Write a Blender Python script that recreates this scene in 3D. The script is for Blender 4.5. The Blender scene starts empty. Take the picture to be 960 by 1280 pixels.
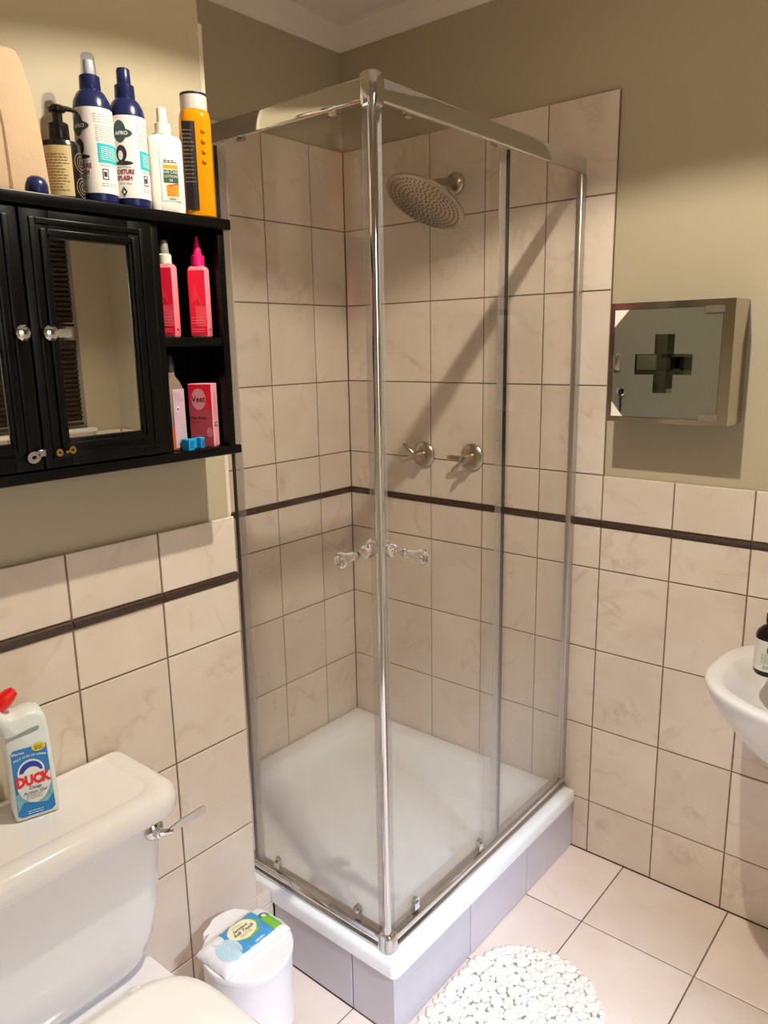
import bpy, bmesh, math, random
from mathutils import Matrix, Vector
random.seed(7)
S = bpy.context.scene
COL = S.collection
PI = math.pi
cos, sin = math.cos, math.sin

# ------------------------------------------------------------------ camera
cam_d = bpy.data.cameras.new('camera')
cam = bpy.data.objects.new('camera', cam_d); COL.objects.link(cam)
cam_d.sensor_fit = 'VERTICAL'; cam_d.sensor_height = 36.0; cam_d.sensor_width = 27.0
cam_d.lens = 953.96 / 1280 * 36.0
cam_d.clip_start = 0.02
YAW, PITCH, ROLL = 0.6966, -0.2146, -0.0175
fw = Vector((-sin(YAW)*cos(PITCH), cos(YAW)*cos(PITCH), sin(PITCH)))
rt = Vector((cos(YAW), sin(YAW), 0)); up = rt.cross(fw)
r2 = rt*cos(ROLL) + up*sin(ROLL); u2 = r2.cross(fw)
M = Matrix((r2, u2, -fw)).transposed().to_4x4()
M.translation = Vector((1.8401, -2.0176, 1.5622))
cam.matrix_world = M
S.camera = cam

# ------------------------------------------------------------------ world, exposure
S.view_settings.view_transform = 'Standard'
S.view_settings.look = 'None'
S.view_settings.gamma = 1.0
S.view_settings.use_curve_mapping = False
S.view_settings.exposure = 1.15
W = bpy.data.worlds.new('night'); S.world = W; W.use_nodes = True
W.node_tree.nodes['Background'].inputs[0].default_value = (0.02, 0.03, 0.05, 1)
W.node_tree.nodes['Background'].inputs[1].default_value = 0.3
S.cycles.max_bounces = 14; S.cycles.transparent_max_bounces = 32
S.cycles.diffuse_bounces = 6; S.cycles.glossy_bounces = 8; S.cycles.transmission_bounces = 10
S.cycles.caustics_reflective = False; S.cycles.caustics_refractive = False
S.cycles.sample_clamp_indirect = 4.0
LAMP_POS = (1.225, -1.0, 2.485)
LAMP_W, LAMP_C = 11.2, (1.0, 0.91, 0.755)
HALL_FILL_W, HALL_FILL_C = 78.0, (0.64, 0.75, 1.0)

# ------------------------------------------------------------------ materials
def lin(h):
    h = h.lstrip('#'); o = []
    for i in (0, 2, 4):
        c = int(h[i:i+2], 16)/255
        o.append(c/12.92 if c <= .04045 else ((c+.055)/1.055)**2.4)
    return (*o, 1)
def newmat(name):
    m = bpy.data.materials.new(name); m.use_nodes = True
    nt = m.node_tree
    return m, nt, nt.nodes, nt.links, nt.nodes['Principled BSDF']
def mat(name, col, rough=.5, metal=0, bump=0, bscale=200, vary=.06, vscale=25, coat=0, trans=0, ior=1.45, spec=.5, emit=None):
    m, nt, N, L, P = newmat(name)
    c = lin(col)
    P.inputs['Roughness'].default_value = rough; P.inputs['Metallic'].default_value = metal
    P.inputs['IOR'].default_value = ior; P.inputs['Specular IOR Level'].default_value = spec
    P.inputs['Coat Weight'].default_value = coat
    P.inputs['Transmission Weight'].default_value = trans
    tc = N.new('ShaderNodeTexCoord'); no = N.new('ShaderNodeTexNoise')
    no.inputs['Scale'].default_value = vscale; no.inputs['Detail'].default_value = 4
    L.new(tc.outputs['Object'], no.inputs['Vector'])
    mx = N.new('ShaderNodeMixRGB'); mx.blend_type = 'MULTIPLY'; mx.inputs[0].default_value = 1
    mx.inputs[1].default_value = c
    cr = N.new('ShaderNodeValToRGB')
    a = 1-vary
    cr.color_ramp.elements[0].position = .3; cr.color_ramp.elements[0].color = (a, a, a, 1)
    cr.color_ramp.elements[1].position = .7; cr.color_ramp.elements[1].color = (1, 1, 1, 1)
    L.new(no.outputs['Fac'], cr.inputs[0]); L.new(cr.outputs[0], mx.inputs[2]); L.new(mx.outputs[0], P.inputs['Base Color'])
    if bump:
        n2 = N.new('ShaderNodeTexNoise'); n2.inputs['Scale'].default_value = bscale; n2.inputs['Detail'].default_value = 3
        L.new(tc.outputs['Object'], n2.inputs['Vector'])
        b = N.new('ShaderNodeBump'); b.inputs['Strength'].default_value = bump; b.inputs['Distance'].default_value = .002
        L.new(n2.outputs['Fac'], b.inputs['Height']); L.new(b.outputs[0], P.inputs['Normal'])
    if emit:
        P.inputs['Emission Color'].default_value = lin(col); P.inputs['Emission Strength'].default_value = emit
    return m
def tile_mat(name, base, light, vein, rough=.22, veins=1.0, scale=5.0):
    m, nt, N, L, P = newmat(name)
    tc = N.new('ShaderNodeTexCoord'); oi = N.new('ShaderNodeObjectInfo')
    mu = N.new('ShaderNodeVectorMath'); mu.operation = 'SCALE'; mu.inputs['Scale'].default_value = 37.0
    cx = N.new('ShaderNodeCombineXYZ')
    for i in range(3): L.new(oi.outputs['Random'], cx.inputs[i])
    L.new(cx.outputs[0], mu.inputs[0])
    ad = N.new('ShaderNodeVectorMath'); L.new(tc.outputs['Object'], ad.inputs[0]); L.new(mu.outputs[0], ad.inputs[1])
    n1 = N.new('ShaderNodeTexNoise'); n1.inputs['Scale'].default_value = scale; n1.inputs['Detail'].default_value = 5; n1.inputs['Distortion'].default_value = .6
    L.new(ad.outputs[0], n1.inputs['Vector'])
    sb = N.new('ShaderNodeMath'); sb.operation = 'SUBTRACT'; sb.inputs[1].default_value = .5; L.new(n1.outputs['Fac'], sb.inputs[0])
    ab = N.new('ShaderNodeMath'); ab.operation = 'ABSOLUTE'; L.new(sb.outputs[0], ab.inputs[0])
    vr = N.new('ShaderNodeMapRange'); vr.inputs[1].default_value = 0; vr.inputs[2].default_value = .035; vr.inputs[3].default_value = 1; vr.inputs[4].default_value = 0
    L.new(ab.outputs[0], vr.inputs[0])
    n2 = N.new('ShaderNodeTexNoise'); n2.inputs['Scale'].default_value = 9; n2.inputs['Detail'].default_value = 6; L.new(ad.outputs[0], n2.inputs['Vector'])
    g = N.new('ShaderNodeMapRange'); g.inputs[1].default_value = .45; g.inputs[2].default_value = .7; L.new(n2.outputs['Fac'], g.inputs[0])
    vm = N.new('ShaderNodeMath'); vm.operation = 'MULTIPLY'; L.new(vr.outputs[0], vm.inputs[0]); L.new(g.outputs[0], vm.inputs[1])
    vk = N.new('ShaderNodeMath'); vk.operation = 'MULTIPLY'; vk.inputs[1].default_value = veins; L.new(vm.outputs[0], vk.inputs[0])
    mx = N.new('ShaderNodeMixRGB'); mx.inputs[1].default_value = lin(base); mx.inputs[2].default_value = lin(light)
    n3 = N.new('ShaderNodeTexNoise'); n3.inputs['Scale'].default_value = 7; n3.inputs['Detail'].default_value = 3; L.new(ad.outputs[0], n3.inputs['Vector'])
    g3 = N.new('ShaderNodeMapRange'); g3.inputs[1].default_value = .35; g3.inputs[2].default_value = .65; L.new(n3.outputs['Fac'], g3.inputs[0])
    L.new(g3.outputs[0], mx.inputs[0])
    m2 = N.new('ShaderNodeMixRGB'); L.new(vk.outputs[0], m2.inputs[0]); L.new(mx.outputs[0], m2.inputs[1]); m2.inputs[2].default_value = lin(vein)
    hv = N.new('ShaderNodeMapRange'); hv.inputs[3].default_value = .94; hv.inputs[4].default_value = 1.04; L.new(oi.outputs['Random'], hv.inputs[0])
    m3 = N.new('ShaderNodeVectorMath'); m3.operation = 'SCALE'; L.new(m2.outputs[0], m3.inputs[0]); L.new(hv.outputs[0], m3.inputs['Scale'])
    L.new(m3.outputs[0], P.inputs['Base Color'])
    P.inputs['Roughness'].default_value = rough
    nb = N.new('ShaderNodeTexNoise'); nb.inputs['Scale'].default_value = 14; L.new(ad.outputs[0], nb.inputs['Vector'])
    b = N.new('ShaderNodeBump'); b.inputs['Strength'].default_value = .12; b.inputs['Distance'].default_value = .002
    L.new(nb.outputs['Fac'], b.inputs['Height']); L.new(b.outputs[0], P.inputs['Normal'])
    return m
def thin_glass(name, tint=(.95, .955, .94), haze=None, refl=1.0, grough=0.0):
    """a clear sheet: fresnel reflection over straight-through transmission, with an optional lime-scale haze
    haze = (z_low, z_high, factor_low, factor_high)"""
    m, nt, N, L, P = newmat(name); N.remove(P)
    out = N['Material Output']
    tr = N.new('ShaderNodeBsdfTransparent'); tr.inputs[0].default_value = (*tint, 1)
    gl = N.new('ShaderNodeBsdfGlossy'); gl.inputs['Roughness'].default_value = grough
    fr = N.new('ShaderNodeFresnel'); fg = N.new('ShaderNodeNewGeometry'); fi = N.new('ShaderNodeMapRange')
    fi.inputs[3].default_value = 1.45; fi.inputs[4].default_value = 1/1.45     # same reflection on both faces of the sheet
    L.new(fg.outputs['Backfacing'], fi.inputs[0]); L.new(fi.outputs[0], fr.inputs[0])
    sc = N.new('ShaderNodeMath'); sc.operation = 'MULTIPLY'; sc.inputs[1].default_value = refl; L.new(fr.outputs[0], sc.inputs[0])
    cp_ = N.new('ShaderNodeMath'); cp_.operation = 'MINIMUM'; cp_.inputs[1].default_value = .09; L.new(sc.outputs[0], cp_.inputs[0]); sc = cp_
    mx = N.new('ShaderNodeMixShader'); L.new(sc.outputs[0], mx.inputs[0]); L.new(tr.outputs[0], mx.inputs[1]); L.new(gl.outputs[0], mx.inputs[2])
    res = mx
    if haze:
        z0, z1, f0, f1 = haze
        tc = N.new('ShaderNodeTexCoord'); ge = N.new('ShaderNodeNewGeometry'); sp = N.new('ShaderNodeSeparateXYZ'); L.new(ge.outputs['Position'], sp.inputs[0])
        mr = N.new('ShaderNodeMapRange'); mr.interpolation_type = 'SMOOTHSTEP'
        mr.inputs[1].default_value = z0; mr.inputs[2].default_value = z1; mr.inputs[3].default_value = f0; mr.inputs[4].default_value = f1
        L.new(sp.outputs[2], mr.inputs[0])
        no = N.new('ShaderNodeTexNoise'); no.inputs['Scale'].default_value = 5; no.inputs['Detail'].default_value = 6
        mp = N.new('ShaderNodeMapping'); mp.inputs['Scale'].default_value = (1, 1, .45); L.new(ge.outputs['Position'], mp.inputs[0]); L.new(mp.outputs[0], no.inputs['Vector'])
        nr = N.new('ShaderNodeMapRange'); nr.inputs[1].default_value = .3; nr.inputs[2].default_value = .7; nr.inputs[3].default_value = .55; nr.inputs[4].default_value = 1.2
        L.new(no.outputs['Fac'], nr.inputs[0])
        mm = N.new('ShaderNodeMath'); mm.operation = 'MULTIPLY'; L.new(mr.outputs[0], mm.inputs[0]); L.new(nr.outputs[0], mm.inputs[1])
        df = N.new('ShaderNodeBsdfDiffuse'); df.inputs[0].default_value = (.9, .9, .9, 1)
        tl = N.new('ShaderNodeBsdfTranslucent'); tl.inputs[0].default_value = (.95, .95, .95, 1)
        dt = N.new('ShaderNodeMixShader'); L.new(df.outputs[0], dt.inputs[1]); L.new(tl.outputs[0], dt.inputs[2])
        m2 = N.new('ShaderNodeMixShader'); L.new(mm.outputs[0], m2.inputs[0]); L.new(mx.outputs[0], m2.inputs[1]); L.new(dt.outputs[0], m2.inputs[2])
        res = m2
    L.new(res.outputs[0], out.inputs[0])
    return m

PAINT = mat('wall_paint', '#B5AA90', .55, bump=.05, bscale=120, vary=.03, vscale=3)
CEIL = mat('ceiling_paint', '#ECE4D6', .6, vary=.03, vscale=4)
GROUT = mat('grout', '#84725F', .9, bump=.3, vary=.25, vscale=30)
TILE = tile_mat('marbled_wall_tile', '#D8C9B9', '#DFD2C4', '#B99D86', .25, .5)
FTILE = tile_mat('floor_tile', '#E2D3C8', '#E8DBD1', '#D2BFB2', .32, .35, 4)
KTILE = tile_mat('plain_lilac_grey_tile', '#C4C1CA', '#C8C5CD', '#BEBAC3', .28, .2, 3)
LIST = mat('dark_brown_listello', '#452D1F', .38, bump=.6, bscale=260, vary=.5, vscale=160)
CHROME = mat('chrome', '#D9D9D8', .07, 1, vary=.02)
SATIN = mat('satin_aluminium', '#C9C5C0', .28, 1, vary=.04)
STEEL = mat('polished_steel', '#C4BCAE', .14, 1, vary=.04)
BRASS = mat('brass', '#C9A35A', .25, 1, vary=.1)
MIRROR = mat('mirror_silver', '#F0F0EC', .005, 1, vary=0)
BLACK = mat('black_gloss_paint', '#060505', .32, vary=.3, vscale=60, bump=.03, bscale=300, spec=.22)
PORC = mat('white_porcelain', '#E2DFDE', .09, vary=.01, coat=.3)
TRAYM = mat('white_acrylic', '#F2F6FA', .2, vary=.02)
PLAST = mat('white_plastic', '#ECEAEC', .35, vary=.02)
GLASS = thin_glass('shower_glass_with_limescale', (.98, .976, .966), (1.25, .35, .0, .19), .6)
CLEAR = thin_glass('clear_acrylic_edge', (.9, .9, .88), None, 2.0)
ACRYL = mat('clear_acrylic', '#FFFFFF', .02, trans=1, vary=0, ior=1.48)
SEAL = thin_glass('clear_pale_seal', (.93, .92, .93), (3.0, 2.9, .34, .34), .8)
SEAL2 = thin_glass('clear_magnetic_seal', (.93, .92, .93), (3.0, 2.9, .22, .22), .8)
GASK = mat('black_gasket', '#15110F', .5)

# ------------------------------------------------------------------ geometry helpers
def link(o, parent=None):
    COL.objects.link(o)
    if parent is not None: o.parent = parent
    return o
def mk(name, vf, m, parent=None, smooth=35, loc=None):
    me = bpy.data.meshes.new(name)
    me.from_pydata([tuple(v) for v in vf[0]], [], vf[1]); me.validate(); me.update()
    bm = bmesh.new(); bm.from_mesh(me); bmesh.ops.recalc_face_normals(bm, faces=bm.faces) if len(vf) < 3 else None
    bm.to_mesh(me); bm.free()
    if smooth:
        me.polygons.foreach_set('use_smooth', [True]*len(me.polygons)); me.set_sharp_from_angle(angle=math.radians(smooth))
    me.materials.append(m)
    o = bpy.data.objects.new(name, me); link(o, parent)
    if loc: o.location = loc
    return o
def join(*gs):
    V, F = [], []
    for g in gs:
        n = len(V); V += list(g[0]); F += [tuple(i+n for i in f) for f in g[1]]
    return V, F
def move(g, d=(0, 0, 0), rot=None):
    if rot is not None: V = [rot @ Vector(v) + Vector(d) for v in g[0]]
    else: V = [Vector(v)+Vector(d) for v in g[0]]
    return V, g[1]
def box(x0, x1, y0, y1, z0, z1):
    V = [(x, y, z) for x in (x0, x1) for y in (y0, y1) for z in (z0, z1)]
    return V, [(0, 1, 3, 2), (4, 6, 7, 5), (0, 4, 5, 1), (2, 3, 7, 6), (0, 2, 6, 4), (1, 5, 7, 3)]
def bbox(x0, x1, y0, y1, z0, z1, b=.003, seg=2):
    bm = bmesh.new(); V, F = box(x0, x1, y0, y1, z0, z1)
    vs = [bm.verts.new(v) for v in V]
    for f in F: bm.faces.new([vs[i] for i in f])
    bmesh.ops.bevel(bm, geom=list(bm.edges), offset=b, segments=seg, profile=.5, affect='EDGES')
    bm.verts.index_update()
    g = [tuple(v.co) for v in bm.verts], [tuple(v.index for v in f.verts) for f in bm.faces]
    bm.free(); return g
def loft(rings, cap0=True, cap1=True, closed=True):
    V, F = [], []; n = len(rings[0])
    for r in rings: V += list(r)
    for i in range(len(rings)-1):
        for j in range(n if closed else n-1):
            k = (j+1) % n
            F.append((i*n+j, i*n+k, (i+1)*n+k, (i+1)*n+j))
    if cap0: F.append(tuple(range(n))[::-1])
    if cap1: F.append(tuple(range((len(rings)-1)*n, len(rings)*n)))
    return V, F
def lathe(prof, n=24, cx=0, cy=0):
    return loft([[(cx+r*cos(2*PI*j/n), cy+r*sin(2*PI*j/n), z) for j in range(n)] for r, z in prof])
def sring(cx, cy, rx, ry, z, e=2.0, n=32, tilt=None):
    o = []
    for j in range(n):
        a = 2*PI*j/n; c, s = cos(a), sin(a)
        o.append((cx+rx*math.copysign(abs(c)**(2/e), c), cy+ry*math.copysign(abs(s)**(2/e), s), z))
    return o
def rrect(x0, x1, y0, y1, z, r, n=6, rs=None):
    """rounded rectangle ring; rs = radii of the four corners (x1y1, x0y1, x0y0, x1y0)"""
    rs = rs or (r,)*4; o = []
    for (cx, cy, a0, q) in ((x1, y1, 0, rs[0]), (x0, y1, 90, rs[1]), (x0, y0, 180, rs[2]), (x1, y0, 270, rs[3])):
        sx = 1 if cx == x1 else -1; sy = 1 if cy == y1 else -1
        for k in range(n+1):
            a = math.radians(a0+90*k/n); o.append((cx-sx*q+q*cos(a), cy-sy*q+q*sin(a), z))
    return o
def tube(pts, r, n=10, rs=None):
    pts = [Vector(p) for p in pts]; rings = []; prev = None
    for i, p in enumerate(pts):
        t = (pts[min(i+1, len(pts)-1)]-pts[max(i-1, 0)]).normalized()
        a = prev if prev is not None else (Vector((0, 0, 1)) if abs(t.z) < .9 else Vector((1, 0, 0)))
        u = (a - t*a.dot(t)).normalized(); v = t.cross(u); prev = u
        q = rs[i] if rs else r
        rings.append([p+u*q*cos(2*PI*k/n)+v*q*sin(2*PI*k/n) for k in range(n)])
    return loft(rings)
def prism(poly, fn, t0, t1):
    """polygon (u,v) extruded between depths t0 and t1; fn(u,v,t)->xyz"""
    return loft([[fn(u, v, t0) for u, v in poly], [fn(u, v, t1) for u, v in poly]])
def axis_frame(p, d):
    """matrix turning local z to direction d at point p"""
    d = Vector(d).normalized(); q = d.to_track_quat('Z', 'Y')
    m = q.to_matrix().to_4x4(); m.translation = Vector(p); return m
def along(g, p, d):
    m = axis_frame(p, d); return [m @ Vector(v) for v in g[0]], g[1]
def thing(name, label, cat, loc=(0, 0, 0), rz=0, group=None):
    o = bpy.data.objects.new(name, None); o.empty_display_size = .05; COL.objects.link(o)
    o.location = loc; o.rotation_euler = (0, 0, rz)
    o['label'] = label; o['category'] = cat
    if group: o['group'] = group
    return o
def tag(o, label, cat, group=None):
    o['label'] = label; o['category'] = cat
    if group: o['group'] = group
    return o
def struct(name, vf, m, smooth=0):
    o = mk(name, vf, m, None, smooth); o['kind'] = 'structure'; return o
# flat print
def cyl(R, z0=0, ph=0): return lambda u, v, d=0: ((R+d)*cos(ph+u/R), (R+d)*sin(ph+u/R), z0+v)
def flatx(x, y0=0, z0=0): return lambda u, v, d=0: (x+d, y0+u, z0+v)
def patch(fn, u0, u1, v0, v1, d=.0003, nu=10):
    V = [fn(u0+(u1-u0)*i/nu, v, d) for v in (v0, v1) for i in range(nu+1)]
    return V, [(i, i+1, nu+2+i, nu+1+i) for i in range(nu)], 1
def ell(fn, cu, cv, ru, rv, d=.0004, n=28, k=4):
    V = [fn(cu, cv, d)]; F = []
    for q in range(1, k+1): V += [fn(cu+ru*q/k*cos(2*PI*i/n), cv+rv*q/k*sin(2*PI*i/n), d) for i in range(n)]
    for i in range(n):
        j = (i+1) % n; F.append((0, 1+i, 1+j))
        for q in range(k-1): F.append((1+q*n+i, 1+(q+1)*n+i, 1+(q+1)*n+j, 1+q*n+j))
    return V, F, 1
def pfan(fn, pts, d=.0004):
    return [fn(u, v, d) for u, v in pts], [tuple(range(len(pts)))], 1
_tc = {}
def text(name, s, size, fn, cu, cv, m, parent, d=.0006, bold=0, align='CENTER', shear=0, rot=0, xs=1, curve=0):
    key = (s, size, bold, align, shear)
    if key not in _tc:
        c = bpy.data.curves.new('txt', 'FONT'); c.body = s; c.size = size; c.align_x = align; c.align_y = 'CENTER'
        c.offset = bold; c.shear = shear; c.resolution_u = 2; c.fill_mode = 'FRONT'
        o = bpy.data.objects.new('txt', c); COL.objects.link(o)
        bpy.context.view_layer.update()
        dg = bpy.context.evaluated_depsgraph_get()
        me = bpy.data.meshes.new_from_object(o.evaluated_get(dg))
        _tc[key] = ([tuple(v.co) for v in me.vertices], [tuple(p.vertices) for p in me.polygons])
        bpy.data.meshes.remove(me); bpy.data.objects.remove(o); bpy.data.curves.remove(c)
    V, F = _tc[key]; cr, sr = cos(rot), sin(rot)
    P = [fn(cu+(x*xs*cr-y*sr), cv+(x*xs*sr+y*cr)+curve*x*x, d) for x, y, z in V]
    return mk(name, (P, F, 1), m, parent, 0)
def lines(fn, u0, u1, vs, h=.0012, d=.0005, seed=1, words=True):
    """rows of small unreadable print"""
    rnd = random.Random(seed); g = ([], [])
    for v in vs:
        u = u0
        end = u1-rnd.random()*.25*(u1-u0)
        while u < end:
            w = min(end-u, rnd.uniform(.003, .007)) if words else end-u
            g = join(g, patch(fn, u, u+w, v, v+h, d, 2)[:2]); u += w+.0012
    return g[0], g[1], 1

# ------------------------------------------------------------------ tiles
_tm = {}
BASIS = {'-y': Matrix(((1, 0, 0), (0, 0, -1), (0, 1, 0))), '+y': Matrix(((-1, 0, 0), (0, 0, 1), (0, 1, 0))),
         '+x': Matrix(((0, 0, 1), (1, 0, 0), (0, 1, 0))), '-x': Matrix(((0, 0, -1), (-1, 0, 0), (0, 1, 0))), '+z': Matrix.Identity(3)}
EUL = {k: b.to_euler() for k, b in BASIS.items()}
def tile(parent, w, h, loc, face, m=None, t=.0075, name='tile', prof=None):
    m = m or TILE
    key = (round(w, 4), round(h, 4), m.name, name)
    if key not in _tm:
        a, b = w/2, h/2; e = .0016
        if name == 'listello':
            R = [[(-a, y, z), (a, y, z)] for y, z in ((-b, -t), (-b, 0), (-b*.7, .004), (0, .0062), (b*.7, .004), (b, 0), (b, -t))]
            V = [p for r in R for p in r]; F = [(2*i, 2*i+1, 2*i+3, 2*i+2) for i in range(6)]
            F += [tuple(2*i for i in range(7)), tuple(2*i+1 for i in range(7))[::-1]]
            g = V, F
        else:
            R = [[(-x, -y, z), (x, -y, z), (x, y, z), (-x, y, z)] for x, y, z in ((a, b, -t), (a, b, -e), (a-e*.35, b-e*.35, -e*.35), (a-e, b-e, 0))]
            g = loft(R, True, True)
        me = bpy.data.meshes.new(name); me.from_pydata(g[0], [], g[1]); me.update()
        bm = bmesh.new(); bm.from_mesh(me); bmesh.ops.recalc_face_normals(bm, faces=bm.faces); bm.to_mesh(me); bm.free()
        me.materials.append(m); _tm[key] = me
    o = bpy.data.objects.new(name, _tm[key]); link(o, parent); o.location = loc
    o.rotation_euler = EUL[face]
    o.location = Vector(loc) + BASIS[face] @ Vector((0, 0, random.uniform(-.0006, .0004)))
    return o
J = .0036
ROWS = [0, .1754, .4239, .6724, .9209, 1.0463]
STRIP = (1.0463, 1.0643)
UPPER = [1.0643, 1.1952, 1.4437, 1.6972, 1.9407, 2.19]
def tile_field(parent, face, plane, us, zs, strip=None, m=None):
    us = sorted(us)
    for a, b in zip(us, us[1:]):
        for z0, z1 in zip(zs, zs[1:]):
            if (z0, z1) == STRIP: continue
            c, z, w, h = (a+b)/2, (z0+z1)/2, b-a-J, z1-z0-J
            if w < .006: continue
            loc = {'-y': (c, plane, z), '+y': (c, plane, z), '+x': (plane, c, z), '-x': (plane, c, z)}[face]
            tile(parent, w, h, loc, face, m)
        if strip:
            c, z, w, h = (a+b)/2, sum(STRIP)/2, b-a-.002, STRIP[1]-STRIP[0]-.001
            loc = {'-y': (c, plane, z), '+x': (plane, c, z), '-x': (plane, c, z)}[face]
            tile(parent, w, h, loc, face, LIST, name='listello')

# ------------------------------------------------------------------ room shell
HC = 2.55; XR, YF = 2.72, -2.75
XL, YE = .508, -.949
wall_back = struct('wall_back', box(-.12, XR+.1, .010, .12, -.1, HC), PAINT)
wall_alcove = struct('wall_alcove', box(-.12, -.010, YE-.02, .010, -.1, HC), PAINT)
wall_left = struct('wall_left', box(-.12, XL-.010, YF-.1, YE-.010, -.1, HC), PAINT)
ZW = (1.215, 2.15); YW = (-.93, -.165)
DY = (-1.90, -1.10)
wall_right = struct('wall_right', join(box(XR+.010, XR+.11, DY[1], .010, -.1, ZW[0]), box(XR+.010, XR+.11, DY[1], .010, ZW[1], HC),
    box(XR+.010, XR+.11, DY[1], YW[0], ZW[0], ZW[1]), box(XR+.010, XR+.11, YW[1], .010, ZW[0], ZW[1]), box(XR+.010, XR+.11, YF-.1, DY[0], -.1, HC), box(XR+.010, XR+.11, DY[0], DY[1], 2.04, HC)), PAINT)
wall_front = struct('wall_front', box(XL-.01, XR+.01, YF-.1, YF, -.1, HC), PAINT)
floor = struct('floor', box(-.12, XR+1.5, YF-.1, .12, -.1, -.0028), GROUT)
ceiling = struct('ceiling', box(-.12, XR+1.5, YF-.1, .12, HC, HC+.08), CEIL)
# grout beds behind the tiles
def bed(parent, *b):
    o = mk('grout_bed', box(*b), GROUT, parent, 0); return o
D = .0026
bed(wall_back, -.010, XR, D, .010, 0, 1.193); bed(wall_back, -.010, .957, D, .010, 1.193, 2.189)
bed(wall_alcove, -.010, -D, YE, 0, 0, 2.189)
bed(wall_left, XL-.010, XL-D, YF, YE-.010, 0, 1.193)
bed(wall_left, .0, XL-.0098, YE-.010, YE-D, 0, 2.188).data.materials[0] = TILE
bed(wall_right, XR+D, XR+.010, DY[1]+.06, 0, 0, 1.193)
bx = [.1568+.2*k for k in range(-1, 14)]
lowx = [0]+[x for x in bx if 0 < x < XR]+[XR]
tile_field(wall_back, '-y', 0, lowx, ROWS+UPPER[:2], True)
tile_field(wall_back, '-y', 0, [0, .1568, .3568, .5568, .7568, .9575], UPPER[1:])
ay = [0, -.1584, -.3584, -.5584, -.7584, YE+.001]
tile_field(wall_alcove, '+x', 0, ay, ROWS+UPPER, True)
ly = [YE]+[-1.1488-.2*k for k in range(8)]+[YF]
tile_field(wall_left, '+x', XL, ly, ROWS+UPPER[:2], True)
tile_field(wall_left, '+y', YE, [.004, .108, .308, XL-.0075], UPPER)
ry = [0]+[-.14-.2*k for k in range(5)]+[DY[1]+.062]
tile_field(wall_right, '-x', XR, ry, ROWS+UPPER[:2], True)
fx = [XL]+[.774+.303*k for k in range(7)]+[XR]
fy = [0]+[-.286-.303*k for k in range(9)]
for a, b in zip(fx, fx[1:]):
    for c, d in zip(fy, fy[1:]):
        w, h = abs(b-a)-J, abs(d-c)-J
        if w < .02 or (b < .92 and d > -.9): continue
        tile(floor, w, h, ((a+b)/2, (c+d)/2, 0), '+z', FTILE, t=.0028)
# cornice
CP = [(0, -.058), (.006, -.058), (.012, -.052), (.03, -.026), (.046, -.012), (.052, -.006), (.058, -.006), (.058, 0), (0, 0)]
def cornice(name, fn, t0, t1): return struct(name, prism(CP, fn, t0, t1), CEIL)
cornice('trim_1', lambda u, v, t: (t, .010-u, HC+v), -.01, XR+.01)
cornice('trim_2', lambda u, v, t: (-.010+u, t, HC+v), YE-.01, .010)
cornice('trim_3', lambda u, v, t: (XL-.010+u, t, HC+v), YF, YE-.0101)
cornice('trim_4', lambda u, v, t: (XR+.010-u, t, HC+v), YF, .010)
# window in the right wall (seen in the cabinet mirror) and its two blinds
WHT = mat('white_gloss_paint', '#E9E6DF', .3, vary=.03)
NIGHT = thin_glass('window_pane_glass', (.8, .82, .84))
SLAT = mat('dark_brown_wooden_slat', '#3B2A1E', .45, vary=.3, vscale=40)
zt = 1.64
win = struct('window_1', join(box(XR+.05, XR+.09, YW[0], YW[1], ZW[0], ZW[0]+.04), box(XR+.05, XR+.09, YW[0], YW[1], ZW[1]-.04, ZW[1]),
    box(XR+.05, XR+.09, YW[0], YW[0]+.04, ZW[0]+.04, ZW[1]-.04), box(XR+.05, XR+.09, YW[1]-.04, YW[1], ZW[0]+.04, ZW[1]-.04),
    box(XR-.004, XR+.09, YW[0]+.04, YW[1]-.04, zt-.018, zt+.018)), WHT)
mk('pane', join(box(XR+.068, XR+.074, YW[0]+.04, YW[1]-.04, ZW[0]+.04, zt-.018), box(XR+.068, XR+.074, YW[0]+.04, YW[1]-.04, zt+.018, ZW[1]-.04)), NIGHT, win, 0)
mk('sill', bbox(XR-.022, XR+.05, YW[0]-.03, YW[1]+.03, ZW[0]-.02, ZW[0], .004), WHT, win)
sl = None
for nm, z0, z1 in (('upper', zt+.03, ZW[1]-.03), ('lower', ZW[0]+.012, zt-.03)):
    bt = thing('venetian_blind', 'dark wooden slatted blind in the %s half of the window' % nm, 'blind', (XR+.022, (YW[0]+YW[1])/2, z0), 0)
    L_ = YW[1]-YW[0]-.03
    mk('head_rail', bbox(-.012, .012, -L_/2, L_/2, z1-z0-.025, z1-z0, .002), SLAT, bt)
    mk('bottom_rail', bbox(-.010, .010, -L_/2, L_/2, 0, .012, .002), SLAT, bt)
    n = int((z1-z0-.045)/.021)
    for i in range(n):
        if sl is None:
            o = mk('slat', move(box(-.0135, .0135, -L_/2, L_/2, -.001, .001), (0, 0, 0), Matrix.Rotation(math.radians(58), 3, 'Y')), SLAT, bt, 0); sl = o
        else:
            o = sl.copy(); link(o, bt)
        o.location = (0, 0, .03+i*.021)
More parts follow.
